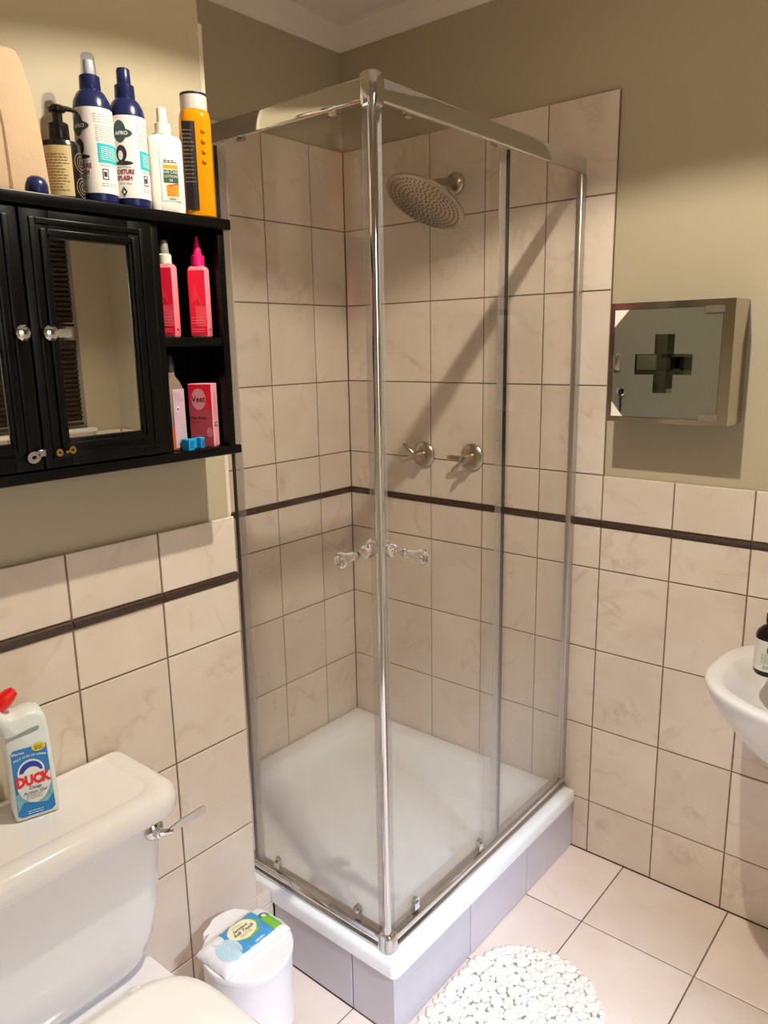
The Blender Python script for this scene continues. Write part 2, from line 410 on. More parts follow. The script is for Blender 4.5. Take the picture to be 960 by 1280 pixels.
# unseen door opening, placed to let the added hall light in
dr = struct('door_1', join(box(XR-.005, XR+.010, DY[0]-.06, DY[0], 0, 2.1), box(XR-.005, XR+.010, DY[1], DY[1]+.06, 0, 2.1), box(XR-.005, XR+.010, DY[0], DY[1], 2.04, 2.1),
    box(XR+.010, XR+.11, DY[0], DY[0]+.015, 0, 2.04), box(XR+.010, XR+.11, DY[1]-.015, DY[1], 0, 2.04)), WHT)
struct('wall_hall', join(box(XR+1.2, XR+1.3, YF-.1, DY[1]+.7, -.1, HC), box(XR+.11, XR+1.2, YF-.1, YF, -.1, HC), box(XR+.11, XR+1.2, DY[1]+.6, DY[1]+.7, -.1, HC)), PAINT)
ld = bpy.data.lights.new('added_hall_lamp', 'AREA'); ld.energy = HALL_FILL_W; ld.color = HALL_FILL_C; ld.shape = 'DISK'; ld.size = .3  # added unseen lamp, cool fill for the lower half of the room
hl = thing('added_hall_light', 'added round light outside the door opening, unseen cool fill for the lower room', 'ceiling light', (XR+.75, (DY[0]+DY[1])/2, HC))
mk('base', lathe([(.16, 0), (.16, -.03), (.152, -.034)], 28), PLAST, hl)
lo = bpy.data.objects.new('added_hall_lamp', ld); link(lo, hl); lo.location = (0, 0, -.04)
# ceiling lamp of the bathroom
pt = thing('ceiling_lamp', 'white round drum ceiling lamp in the middle of the bathroom ceiling', 'ceiling lamp', (LAMP_POS[0], LAMP_POS[1], HC))
SH, nt_s, N_s, L_s, P_s = newmat('white_fabric_shade')
P_s.inputs['Base Color'].default_value = lin('#F3EEE4'); P_s.inputs['Roughness'].default_value = .7
t_s = N_s.new('ShaderNodeBsdfTranslucent'); t_s.inputs[0].default_value = lin('#F3E6CE'); x_s = N_s.new('ShaderNodeMixShader'); x_s.inputs[0].default_value = .6
L_s.new(P_s.outputs[0], x_s.inputs[1]); L_s.new(t_s.outputs[0], x_s.inputs[2]); L_s.new(x_s.outputs[0], N_s['Material Output'].inputs[0])
zb = LAMP_POS[2]-HC
dz = .064
mk('shade', loft([[(r*cos(2*PI*j/40), r*sin(2*PI*j/40), z) for j in range(40)] for r, z in ((.122, -.002), (.122, zb-dz), (.119, zb-dz), (.119, -.006))], False, False), SH, pt)
mk('ceiling_plate', lathe([(.118, 0), (.118, -.006), (.034, -.008), (.034, zb+.003)], 28), SH, pt)
pd = bpy.data.lights.new('bulb', 'AREA'); pd.energy = LAMP_W; pd.color = LAMP_C; pd.shape = 'DISK'; pd.size = .03; pd.spread = math.radians(172)
po = bpy.data.objects.new('bulb', pd); link(po, pt); po.location = (0, 0, zb)

# ------------------------------------------------------------------ shower plinth and tray
KX, KY, KZ = .906, -.893, .166
pl = mk('shower_plinth', join(box(.004, KX-.008, KY+.008, -.004, 0, .1455), box(0.004, XL-.012, YE+.001, -.9018, 0, .19)), GROUT, None, 0)
tag(pl, 'lilac grey tiled plinth under the white shower tray', 'plinth')
for a, b in ((XL-.004, .775), (.775, KX)): tile(pl, b-a-.003, KZ-.004, ((a+b)/2, KY, KZ/2), '-y', KTILE)
for a, b in ((-.286, -.0015), (-.579, -.286), (KY+.003, -.579)): tile(pl, abs(a-b)-.003, KZ-.004, (KX, (a+b)/2, KZ/2), '+x', KTILE)
tile(pl, abs(YE+.8945)-.002, .160, (XL-.0035, (YE-.8945)/2, .081), '+x', TILE)
tile(pl, abs(YE+.9015)-.002, .034, (XL-.0035, (YE-.9015)/2, .180), '+x', TILE)
tile(pl, XL-.012, abs(YE+.9015)-.004, (XL/2-.004, (YE-.9015)/2, .1995), '+z', TILE)
tray = mk('shower_tray', loft([rrect(.004+i, .913-i, -.901+i, -.004-i, z, max(r, .004), 5, (.006, .006, .006, max(.016-i*.2, .006)) if i < .05 else None)
    for i, z, r in ((.022, .146, .01), (.022, .163, .01), (0, .164, .012), (0, .190, .012), (.003, .199, .012), (.009, .203, .012), (.058, .2025, .03), (.068, .199, .035), (.088, .172, .05), (.105, .160, .07), (.16, .155, .1), (.38, .15, .04))], True, True), TRAYM, None, 50)
tag(tray, 'white square shower tray with a raised rim on a tiled plinth', 'shower tray')

# ------------------------------------------------------------------ shower enclosure
PX, PY = .863, -.863
Z0, Z1 = .2035, 2.037
se = thing('shower_enclosure', 'chrome framed glass corner shower enclosure with two sliding doors', 'shower', (PX, PY, Z0))
def sp(name, vf, m, parent=se, smooth=35):
    V = [Vector(v)-Vector((PX, PY, Z0)) for v in vf[0]]
    return mk(name, (V, vf[1]), m, parent, smooth)
rb = .016
sp('top_rail', bbox(.003, PX-.012, PY-.013, PY-.003, 1.996, Z1, .004, 3), CHROME)
sp('top_rail', bbox(PX+.003, PX+.013, PY+.012, -.003, 1.996, Z1, .004, 3), CHROME)
sp('bottom_rail', join(bbox(.003, PX-.012, PY-.014, PY+.016, Z0, .232, .004, 2), bbox(.003, PX-.012, PY-.020, PY-.010, Z0, .2095, .002, 2)), CHROME)
sp('bottom_rail', join(bbox(PX-.016, PX+.014, PY+.012, -.003, Z0, .232, .004, 2), bbox(PX+.010, PX+.020, PY+.012, -.003, Z0, .2095, .002, 2)), CHROME)
sp('corner_cap', loft([rrect(PX-a, PX+b, PY-b, PY+a, z, r, 5) for a, b, z, r in ((.016, .016, 1.986, .008), (.018, .018, 1.992, .01), (.019, .021, 2.03, .012), (.018, .020, 2.040, .012), (.012, .014, 2.045, .01))]), CHROME)
sp('corner_cap', loft([rrect(PX-a, PX+b, PY-b, PY+a, z, r, 5) for a, b, z, r in ((.02, .024, Z0, .016), (.02, .023, .209, .016), (.018, .019, .236, .012), (.015, .016, .243, .01), (.008, .009, .248, .006))]), CHROME)
sp('wall_profile', bbox(PX-.004, PX+.013, -.028, -.0015, .232, 1.996, .003), SATIN)
sp('wall_profile', bbox(.0015, .034, PY-.012, PY+.014, .232, 1.996, .003), SATIN)
g = .0025
sp('fixed_panel', box(.03, .45, PY-.009-g, PY-.009+g, .232, 1.998), GLASS, se, 0)
sp('fixed_panel', box(PX+.009-g, PX+.009+g, -.47, -.03, .232, 1.998), GLASS, se, 0)
gb = .222
d1 = sp('sliding_door', box(.405, PX-.018, PY+.006-g, PY+.006+g, gb, 1.998), GLASS, se, 0)
d2 = sp('sliding_door', box(PX-.006-g, PX-.006+g, PY+.018, -.375, gb, 1.998), GLASS, se, 0)
def tubev(x, y, r, z0, z1, n=14): return loft([[(x+r*cos(2*PI*k/n), y+r*sin(2*PI*k/n), z) for k in range(n)] for z in (z0, z1)])
sp('edge_seal', bbox(PX-.028, PX-.006, PY+.0, PY+.012, gb+.01, 1.996, .003, 2), SEAL2, d1)
sp('edge_profile', tubev(PX+.003, PY-.004, .0095, gb+.01, 1.998), CHROME, d1)
sp('edge_seal', bbox(PX-.012, PX-.0, PY+.006, PY+.028, gb+.01, 1.996, .003, 2), SEAL2, d2)
sp('seal', bbox(.405, .432, PY+.0095, PY+.0125, gb, 1.998, .001, 1), SEAL, d1)
sp('gasket', box(.4015, .4049, PY+.002, PY+.010, gb, 1.998), GASK, d1, 0)
sp('seal', bbox(PX-.0125, PX-.0095, -.402, -.376, gb, 1.998, .001, 1), SEAL, d2)
sp('gasket', box(PX-.010, PX-.002, -.3749, -.3715, gb, 1.998), GASK, d2, 0)
def roller(p, n, par):
    n = Vector(n)
    fn = lambda u, v, t: Vector(p)+Vector((abs(n.y), abs(n.x), 0))*u+Vector((0, 0, v))+n*t
    poly = [(.009*cos(a), .008+.009*sin(a)) for a in [PI*k/8 for k in range(9)]]+[(-.009, -.014), (.009, -.014)]
    gg = prism(poly, fn, .003, .013)
    return sp('roller', join(gg, along(lathe([(.006, 0), (.006, .003), (.003, .004)], 12), Vector(p)+n*.0125+Vector((0, 0, .004)), n)), CHROME, par, 40)
for x in (.498, .776): roller((x, PY+.004, .255), (0, -1, 0), d1)
for y in (-.761, -.479): roller((PX-.004, y, .255), (1, 0, 0), d2)
for x in (.50, .77): roller((x, PY+.006, 2.003), (0, -1, 0), d1)
for y in (-.76, -.45): roller((PX-.006, y, 2.003), (1, 0, 0), d2)
KP = [(.001, 0), (.017, .0002), (.018, .004), (.016, .008), (.011, .012), (.0095, .024), (.0105, .034), (.0065, .037), (.0065, .040), (.0105, .043), (.0115, .058), (.014, .070), (.019, .078), (.0195, .084), (.017, .088), (.001, .089)]
sp('knob', along(lathe([(r*.86, z) for r, z in KP], 24), (.826, PY+.002, 1.143), (0, -1, 0)), ACRYL, d1, 30)
sp('knob', along(lathe([(r*.86, z) for r, z in KP], 24), (PX-.002, -.826, 1.143), (1, 0, 0)), ACRYL, d2, 30)
sp('knob_collar', along(lathe([(.0068, .031), (.0068, .038)], 16), (.826, PY+.002, 1.143), (0, -1, 0)), CHROME, d1)
sp('knob_collar', along(lathe([(.0068, .031), (.0068, .038)], 16), (PX-.002, -.826, 1.143), (1, 0, 0)), CHROME, d2)
sp('knob', along(lathe([(r*.8, z*.6) for r, z in KP], 20), (.826, PY+.010, 1.143), (0, 1, 0)), ACRYL, d1, 30)
sp('knob', along(lathe([(r*.8, z*.6) for r, z in KP], 20), (PX-.010, -.826, 1.143), (-1, 0, 0)), ACRYL, d2, 30)

# ------------------------------------------------------------------ shower head and taps
DCH = mat('dulled_chrome', '#B9AD9C', .3, 1, vary=.1)
NOZ = mat('grey_nozzle_plate', '#8A8178', .35, .6, bump=.3, bscale=500)
hx = .462; hc = Vector((hx, -.165, 1.958)); al = math.radians(27)
nd = Vector((-.15, -.5, -.853)).normalized()
sh = thing('rain_shower', 'large round rain shower head on a short arm from the tiled wall', 'shower head', (0, 0, 0))
mk('flange', along(lathe([(.032, 0), (.032, .004), (.024, .014), (.014, .018)], 24), (hx-.01, 0, 2.032), (0, -1, 0)), DCH, sh)
top = hc-nd*.03
mk('arm', tube([(hx-.01, -.002, 2.032), (hx-.008, -.05, 2.03), (hx-.004, -.10, 2.022), (hx, -.135, 2.006), tuple(top)], .010, 12), DCH, sh)
mk('ball_joint', move(lathe([(.002, -.016), (.012, -.011), (.016, 0), (.012, .011), (.002, .016)], 16), top), DCH, sh)
mk('head_disc', along(lathe([(.012, -.03), (.02, -.02), (.05, -.012), (.113, -.008), (.121, -.003), (.121, .002), (.117, .004), (.002, .004)], 48), hc, nd), DCH, sh)
ng = ([], [])
for i in range(1, 9):
    for k in range(i*6):
        a = 2*PI*k/(i*6)+i*.3; q = i*.0132
        ng = join(ng, move(lathe([(.0028, .003), (.0022, .0062)], 5), (q*cos(a), q*sin(a), 0)))
o = mk('nozzles', along(ng, hc, nd), NOZ, sh, 30); o['kind'] = 'stuff'
def tap(x, z, lab, ang):
    t = thing('shower_tap', lab, 'tap', (x, 0, z)); t.scale = (1.28, 1.28, 1.28)
    mk('flange', along(lathe([(.033, 0), (.033, .004), (.028, .009), (.016, .012)], 28), (0, 0, 0), (0, -1, 0)), DCH, t)
    mk('spindle', along(lathe([(.013, .010), (.013, .034), (.010, .044), (.004, .047)], 18), (0, 0, 0), (0, -1, 0)), DCH, t)
    gg = ([], [])
    for a in ang:
        d = Vector((cos(a), 0, sin(a)))
        gg = join(gg, tube([Vector((0, -.034, 0))+d*.004, Vector((0, -.036, 0))+d*.02, Vector((0, -.040, 0))+d*.036, Vector((0, -.042, 0))+d*.046], .006, 10, [.006, .0055, .0065, .004]))
    mk('lever', gg, DCH, t)
tap(.331, 1.207, 'left of the two chrome shower taps, lever pointing sideways', (math.radians(200), math.radians(140)))
tap(.521, 1.213, 'right of the two chrome shower taps, lever pointing down left', (math.radians(225), math.radians(178)))

# ------------------------------------------------------------------ stainless medicine cabinet
mc = thing('medicine_cabinet', 'square stainless steel medicine cabinet with frosted glass door and clear cross', 'cabinet', (1.005, .010, 1.36))
w, h, dp = .300, .296, .112
mk('body', join(box(0, .0015, -dp, 0, 0, h), box(w-.0015, w, -dp, 0, 0, h), box(.0015, w-.0015, -dp, 0, 0, .0015), box(.0015, w-.0015, -dp, 0, h-.0015, h), box(.0015, w-.0015, -.002, 0, .0015, h-.0015)), STEEL, mc, 0)
fr = .016
mk('front_frame', join(box(0, w, -dp-.0015, -dp, 0, fr*.8), box(0, w, -dp-.0015, -dp, h-fr, h), box(0, .011, -dp-.0015, -dp, fr*.8, h-fr), box(w-.026, w, -dp-.0015, -dp, fr*.8, h-fr),
    box(.0015, .013, -dp, -dp+.02, .0015, h-.0015), box(w-.028, w-.026, -dp, -dp+.02, .0015, h-.0015)), STEEL, mc, 0)
u0, u1, v0, v1 = .012, w-.027, .014, h-.017
FROST = mat('frosted_glass', '#8E8C7C', .32, vary=.05, vscale=12)
PANE = thin_glass('clear_cabinet_glass', (.86, .89, .82), None, 1.3)
mk('shelf', box(.002, w-.028, -dp+.022, -.004, .126, .130), PANE, mc, 0)
dg_ = mk('door', box(u0, u1, -dp-.001, -dp+.003, v0, v1), PANE, mc, 0)
U = lambda f: u0+(u1-u0)*f
Vv = lambda f: v1-(v1-v0)*f
xa, xb, xc, xd = U(.215), U(.40), U(.585), U(.757)
za, zb_, zc, zd = Vv(.23), Vv(.41), Vv(.60), Vv(.77)
def fb(x0, x1, z0, z1): return box(x0, x1, -dp-.0016, -dp-.0011, z0, z1)
def frost_mat():
    m = thin_glass('frosted_film', (.42, .45, .38), None, .5, .25)
    nt = m.node_tree; N, L = nt.nodes, nt.links
    out = N['Material Output']; s = out.inputs[0].links[0].from_socket
    df = N.new('ShaderNodeBsdfDiffuse'); df.inputs[0].default_value = lin('#A9A793')
    tl = N.new('ShaderNodeBsdfTranslucent'); tl.inputs[0].default_value = lin('#B4B49E')
    m1 = N.new('ShaderNodeMixShader'); m1.inputs[0].default_value = .62; L.new(df.outputs[0], m1.inputs[1]); L.new(tl.outputs[0], m1.inputs[2])
    gl = N.new('ShaderNodeBsdfGlossy'); gl.inputs['Roughness'].default_value = .22
    m3 = N.new('ShaderNodeMixShader'); m3.inputs[0].default_value = .25; L.new(m1.outputs[0], m3.inputs[1]); L.new(gl.outputs[0], m3.inputs[2])
    m2 = N.new('ShaderNodeMixShader'); m2.inputs[0].default_value = .78; L.new(s, m2.inputs[1]); L.new(m3.outputs[0], m2.inputs[2]); L.new(m2.outputs[0], out.inputs[0])
    return m
mk('frosted_film', join(fb(u0, xb, za, v1), fb(xc, u1, za, v1), fb(xb, xc, za, v1), fb(u0, xb, zb_, za), fb(xc, u1, zb_, za), fb(u0, xa, zc, zb_), fb(xd, u1, zc, zb_),
    fb(u0, xb, zd, zc), fb(xc, u1, zd, zc), fb(u0, u1, v0, zd)), frost_mat(), dg_, 0)
def tri(a, b, c): return loft([[(x, -dp-.004, z) for x, z in (a, b, c)], [(x, -dp-.0017, z) for x, z in (a, b, c)]])
CLIP = mat('white_clip_plastic', '#EDE8DA', .3)
mk('corner_clip', tri((u0, v1), (u0+.036, v1), (u0, v1-.042)), CLIP, dg_, 0); mk('corner_clip', tri((u0, v0), (u0, v0+.036), (u0+.03, v0)), CLIP, dg_, 0)
mk('hinge', box(u1-.04, u1+.004, -dp-.005, -dp-.0017, v1-.014, v1+.002), SATIN, dg_, 0); mk('hinge', box(u1-.04, u1+.004, -dp-.005, -dp-.0017, v0-.002, v0+.012), SATIN, dg_, 0)
mk('handle', bbox(u0+.002, u0+.020, -dp-.010, -dp-.0017, Vv(.56), Vv(.40), .003), CHROME, dg_)
lk = mk('lock', along(lathe([(.012, 0), (.012, .004), (.009, .005), (.009, .001), (.003, .001)], 20), (U(.095), -dp-.0015, Vv(.76)), (0, -1, 0)), CHROME, dg_)
DARK = mat('dark_key_plastic', '#191614', .4)
mk('key', join(box(U(.085), U(.105), -dp-.014, -dp-.0045, Vv(.80), Vv(.74)), box(U(.083), U(.10), -dp-.006, -dp-.0035, Vv(.95), Vv(.82))), DARK, dg_, 0)
for i, (a, b, z0, z1, c, lab) in enumerate(((.055, .105, .130, .168, '#DDD8CC', 'white medicine box on the shelf of the steel cabinet'), (.112, .142, .130, .160, '#2A251D', 'black medicine box between the white ones in the steel cabinet'),
        (.165, .215, .130, .158, '#3A3428', 'dark brown medicine box at the shelf end inside the steel cabinet'), (.085, .120, .0015, .062, '#1F1B16', 'small black carton on the floor of the steel cabinet'), (.135, .175, .0017, .082, '#7C7862', 'grey green carton on the floor of the steel cabinet'))):
    o = mk('medicine_box', bbox(a, b, -.07, -.03, z0, z1, .001, 1), mat('box_card_%d' % i, c, .5), None); o.location = mc.location; tag(o, lab, 'box')

# ------------------------------------------------------------------ black bathroom cabinet
CX = .618; CB = XL-.010
bc = thing('bathroom_cabinet', 'black wooden wall cabinet with mirrored doors and open side shelves', 'cabinet', (CB+.001, -1.43, 1.353))
def cp(name, vf, m=BLACK, parent=bc, smooth=35):
    V = [Vector(v)-Vector((CB+.001, -1.43, 1.353)) for v in vf[0]]
    return mk(name, (V, vf[1]), m, parent, smooth)
YR, YLc = -1.022, -1.822
b0 = CB+.001
cp('top_board', bbox(b0, CX+.010, YLc-.012, -1.011, 1.7835, 1.8035, .003))
cp('bottom_board', bbox(b0, CX+.004, YLc-.014, -1.010, 1.353, 1.371, .003))
cp('back_panel', box(b0, b0+.005, YLc, YR, 1.371, 1.7835), BLACK, bc, 0)
cp('side_panel', bbox(b0+.005, CX, YR-.016, YR, 1.371, 1.7835, .0015)); cp('side_panel', bbox(b0+.005, CX, YLc, YLc+.016, 1.371, 1.7835, .0015))
cp('divider', bbox(b0+.005, CX, -1.186, -1.170, 1.371, 1.7835, .0015)); cp('divider', bbox(b0+.005, CX, -1.674, -1.658, 1.371, 1.7835, .0015))
cp('shelf', bbox(b0+.005, CX-.002, -1.170, YR-.016, 1.567, 1.584, .0015)); cp('shelf', bbox(b0+.005, CX-.002, YLc+.016, -1.674, 1.567, 1.584, .0015))
def cdoor(y0, y1, ky):
    z0, z1 = 1.374, 1.781; xf = CX+.004
    my0, my1, mz0, mz1 = y0+.046, y1-.046, 1.420, 1.738
    rails = join(bbox(CX-.016, xf, y0, my0, z0, z1, .002), bbox(CX-.016, xf, my1, y1, z0, z1, .002), bbox(CX-.016, xf, my0, my1, z0, mz0, .002), bbox(CX-.016, xf, my0, my1, mz1, z1, .002))
    d = cp('door', rails)
    q = .011
    for k, (a, x) in enumerate(((.030, xf+.004), (.014, xf+.0025))):
        A = [(y0+a, z0+a), (y1-a, z0+a), (y1-a, z1-a), (y0+a, z1-a)]
        gg = join(bbox(xf-.001, x, y0+a, y0+a+q, z0+a, z1-a, .0015), bbox(xf-.001, x, y1-a-q, y1-a, z0+a, z1-a, .0015), bbox(xf-.001, x, y0+a+q, y1-a-q, z0+a, z0+a+q*.8, .0015), bbox(xf-.001, x, y0+a+q, y1-a-q, z1-a-q*.8, z1-a, .0015))
        cp('moulding', gg, BLACK, d)
    cp('mirror', box(CX-.006, CX-.0025, my0+.0005, my1-.0005, mz0+.0005, mz1-.0005), MIRROR, d, 0)
    cp('knob', along(lathe([(.004, 0), (.005, .006), (.009, .010), (.0125, .015), (.0125, .019), (.009, .023), (.004, .0245)], 10), (xf, ky, 1.591), (1, 0, 0)), CHROME, d, 20)
    return d
cdr = cdoor(-1.421, -1.188, -1.398); cdl = cdoor(-1.656, -1.424, -1.442)
# hasp and latches low on the doors
def ringplate(cy, cz, ru, rv, hu, hv, x, t, rot=0):
    n = 16; o_, i_ = [], []
    for k in range(n):
        a = 2*PI*k/n
        for L_, (p, q) in ((o_, (ru, rv)), (i_, (hu, hv))):
            y, z = p*cos(a), q*sin(a); L_.append((cy+y*cos(rot)-z*sin(rot), cz+y*sin(rot)+z*cos(rot)))
    V = [(x, *p) for p in o_]+[(x, *p) for p in i_]+[(x+t, *p) for p in o_]+[(x+t, *p) for p in i_]; F = []
    for k in range(n):
        j = (k+1) % n
        F += [(k, j, n+j, n+k), (2*n+k, 3*n+k, 3*n+j, 2*n+j), (k, 2*n+k, 2*n+j, j), (n+k, n+j, 3*n+j, 3*n+k)]
    return V, F
xh = CX+.0085
cp('hasp', join(ringplate(-1.442, 1.396, .011, .0095, .004, .003, xh, .002, .25), bbox(xh, xh+.002, -1.435, -1.422, 1.396, 1.407, .0008, 1)), SATIN, cdl, 40)
cp('staple_plate', ringplate(-1.399, 1.399, .006, .0065, .002, .002, xh, .0025), BRASS, cdr, 40)
cp('staple_plate', join(ringplate(-1.376, 1.401, .0065, .0065, .002, .002, xh, .0025), box(xh, xh+.004, -1.389, -1.383, 1.397, 1.401)), BRASS, cdr, 40)

# ------------------------------------------------------------------ things on top of the black cabinet
ZT = 1.8038
PAPER = mat('brown_paper', '#BDA283', .75, bump=.3, bscale=90, vary=.1, vscale=8)
NAVY = mat('navy_plastic', '#1A2350', .25)
LWHT = mat('white_label', '#E4DFDA', .45, vary=.03)
TEAL = mat('teal_print', '#17B3BD', .45)
INK = mat('dark_print', '#2A2326', .5)
GREY = mat('grey_print', '#9A9592', .5)
MAROON = mat('maroon_print', '#8C1F45', .5)
LOGO = mat('dark_green_print', '#2F4A48', .5)
def seg_arc(n=5, a0=0, a1=PI/2): return [a0+(a1-a0)*k/n for k in range(n+1)]

bag = thing('paper_bag', 'tall beige tapered paper bag at the left end of the black cabinet top', 'bag', (.561, -1.402, ZT), 0)
mk('body', loft([rrect(-x0, x1, -.075, y1, z, .006, 2) for x0, x1, y1, z in ((.05, .05, .046, 0), (.05, .05, .045, .02), (.046, .047, .041, .09), (.042, .042, .034, .15), (.036, .037, .027, .19), (.032, .033, .022, .205), (.030, .030, .018, .209))]), PAPER, bag, 25)
CREASE = mat('brown_paper_fold', '#8A6B4C', .8)
mk('fold', loft([[(.0505, -.022, .003), (.0512, -.019, .003), (.0505, -.016, .003)], [(.0475, -.022, .09), (.0482, -.020, .09), (.0475, -.018, .09)], [(.041, -.026, .15), (.0417, -.024, .15), (.041, -.022, .15)]]), CREASE, bag)
for z, y in ((.115, .0375), (.092, .0405)):
    mk('slit', box(.005, .030, y-.002, y+.0015, z, z+.012), CREASE, bag, 0)
cap = mk('bottle_cap', lathe([(.017, 0), (.018, .003), (.0175, .014), (.014, .022), (.007, .026), (.001, .027)], 24), NAVY, None, 40, (.609, -1.381, ZT)); tag(cap, 'small dark blue domed bottle cap in front of the paper bag', 'cap')

pb = thing('pump_bottle', 'black pump bottle with tan printed label beside the paper bag', 'bottle', (.580, -1.318, ZT), math.radians(-25))
BLKP = mat('black_bottle_plastic', '#120D0B', .25)
TAN = mat('tan_label', '#BFA878', .5, vary=.1)
mk('body', lathe([(.028, 0), (.0315, .003), (.0315, .082), (.029, .089), (.018, .093), (.013, .094)], 32), BLKP, pb)
f = cyl(.0315, 0)
mk('label', patch(f, -.045, .014, .004, .080, .0004, 14), TAN, pb)
mk('print', lines(f, -.040, .010, [.012+.0045*k for k in range(13)], .0012, .0007, 3), mat('brown_print', '#6E5A38', .5), pb, 0)
LG = mat('dim_gold_print', '#6C6049', .5)
for v in (.02, .058):
    gg = ([], [])
    for q in (.016, .011, .006):
        n = 22
        V = [f(.034+(q-dq)*cos(2*PI*k/n), v+(q-dq)*sin(2*PI*k/n), .0005) for dq in (0, .0016) for k in range(n)]
        gg = join(gg, (V, [(k, (k+1) % n, n+(k+1) % n, n+k) for k in range(n)]))
    mk('ring_pattern', (*gg, 1), LG, pb, 0)
mk('collar', lathe([(.0155, .093), (.0165, .095), (.0155, .118), (.013, .120)], 24), BLKP, pb)
mk('pump', join(lathe([(.008, .119), (.008, .135), (.013, .137), (.014, .142), (.010, .146), (.002, .147)], 20), tube([(.002, 0, .1425), (-.002, .018, .143), (-.003, .032, .1405)], .004, 8, [.0055, .004, .0025])), BLKP, pb)

def spray(loc, ph, lab, capped):
    t = thing('spray_bottle', lab, 'bottle', loc, ph, 'navy and white spray bottles on the cabinet')
    R = .0312
    mk('body', lathe([(.028, 0), (R-.001, .003), (R, .008), (R, .150), (.029, .164), (.023, .176), (.016, .183), (.013, .184)], 40), NAVY, t)
    f = cyl(R)
    V, F = [], []
    n = 40
    V = [((R+.0004)*cos(2*PI*k/n), (R+.0004)*sin(2*PI*k/n), z) for z in (.017, .150) for k in range(n)]
    mk('label', (V, [(k, (k+1) % n, n+(k+1) % n, n+k) for k in range(n)], 1), LWHT, t)
    ud = .0008
    # emblem, portrait, name
    mk('emblem', ell(f, 0, .124, .011, .018, ud), LOGO, t); mk('emblem', ell(f, .002, .121, .019, .0075, ud+.0002), LOGO, t)
    text('lettering', 'AFRO', .0085, f, .003, .121, LWHT, t, ud+.0006, .0002)
    mk('portrait', ell(f, 0, .089, .0095, .0135, ud), INK, t); mk('portrait', ell(f, .003, .0735, .016, .0035, ud), INK, t); mk('portrait', ell(f, 0, .080, .006, .007, ud), INK, t)
    mk('portrait', ell(f, -.001, .086, .0042, .0075, ud+.0004), LWHT, t)
    text('lettering', 'MOISTURE', .0105, f, .002, .059, MAROON, t, ud, .0004, xs=.72); text('lettering', 'SPLASH', .0105, f, .002, .049, MAROON, t, ud, .0004, xs=.8)
    text('lettering', 'Leave-in Spray', .0045, f, .002, .067, INK, t, ud); text('lettering', 'all hair types', .0042, f, .004, .0405, INK, t, ud)
    mk('emblem', pfan(f, [(-.006, .027), (0, .036), (.006, .027), (0, .018)], ud), LOGO, t)
    # back text and teal panel
    mk('print', lines(f, .028, .066, [.139, .135, .131, .127], .0011, ud, 5), GREY, t, 0)
    mk('print', lines(f, .030, .070, [.121-.0032*k for k in range(8)], .001, ud, 6), GREY, t, 0)
    mk('teal_panel', patch(f, .0315, .0745, .065, .095, ud, 10), TEAL, t)
    mk('print', lines(f, .036, .070, [.070+.0031*k for k in range(7)], .001, ud+.0004, 8), LWHT, t, 0)
    mk('print', lines(f, .034, .068, [.060], .0014, ud, 9), GREY, t, 0)
    gg = ([], [])
    for (a, b, c, d_) in ((.036, .0465, .054, .0555), (.036, .0375, .040, .054), (.045, .0465, .040, .054), (.036, .0465, .0385, .040), (.0385, .0435, .043, .051)):
        gg = join(gg, patch(f, a, b, c, d_, ud, 2)[:2])
    mk('icon', (*gg, 1), INK, t, 0)
    mk('print', lines(f, .034, .068, [.032, .0285], .0011, ud, 11), GREY, t, 0)
    mk('collar', lathe([(.0165, .182), (.0172, .184), (.0165, .203), (.0145, .2045)], 24), NAVY, t)
    if capped: mk('cap', lathe([(.0115, .204), (.0118, .206), (.0115, .228), (.010, .2305), (.002, .231)], 24), NAVY, t)
    else:
        mk('sprayer', lathe([(.0085, .204), (.0088, .206), (.0085, .222), (.0075, .228), (.002, .229)], 20), mat('white_sprayer', '#E9E4DB', .4), t)
        mk('cap', loft([[(r*cos(2*PI*j/24), r*sin(2*PI*j/24), z) for j in range(24)] for r, z in ((.0125, .2045), (.0122, .216), (.0108, .234), (.009, .238))], False, True), thin_glass('clear_blue_cap', (.75, .8, .9), None, 1.5), t)
    return t
spray((.578, -1.2535, ZT), math.radians(-31-52), 'taller navy and white spray bottle with a clear cap, left of its twin', False)
spray((.578, -1.1885, ZT), math.radians(-31-28), 'navy and white spray bottle with a closed navy cap, right of its twin', True)

wb = thing('lotion_spray', 'white flat spray bottle with green and orange label next to the amber bottle', 'bottle', (.582, -1.119, ZT), math.radians(-24))
WP = mat('white_bottle_plastic', '#E6E0D4', .35, vary=.02)
mk('body', loft([sring(0, 0, a, b, z, 3.2, 40) for a, b, z in ((.017, .028, 0), (.019, .031, .003), (.019, .0315, .02), (.019, .0315, .122), (.018, .0305, .129), (.0145, .024, .134), (.010, .012, .137))]), WP, wb)
mk('collar', lathe([(.014, .136), (.0145, .138), (.014, .155), (.010, .157)], 24), WP, wb)
mk('nozzle', join(lathe([(.009, .156), (.0098, .162), (.0088, .168), (.0085, .180), (.007, .1825), (.001, .183)], 20)), WP, wb)
f = flatx(.0192, 0)
BLUEG = mat('pale_blue_label', '#C6D3D2', .45)
mk('label', patch(f, -.013, .023, .022, .112, .0003, 2), BLUEG, wb)
mk('label', patch(f, -.009, .019, .026, .106, .0005, 2), mat('pale_grey_label', '#D9DDD8', .45), wb)
ORG = mat('orange_print', '#E8971E', .45); GRN = mat('green_print', '#2E5236', .45)
mk('orange_panel', patch(f, -.008, .018, .077, .084, .0008, 2), ORG, wb); mk('green_panel', patch(f, -.008, .018, .053, .075, .0008, 2), GRN, wb)
mk('orange_panel', patch(f, -.004, .018, .030, .050, .0008, 2), ORG, wb)
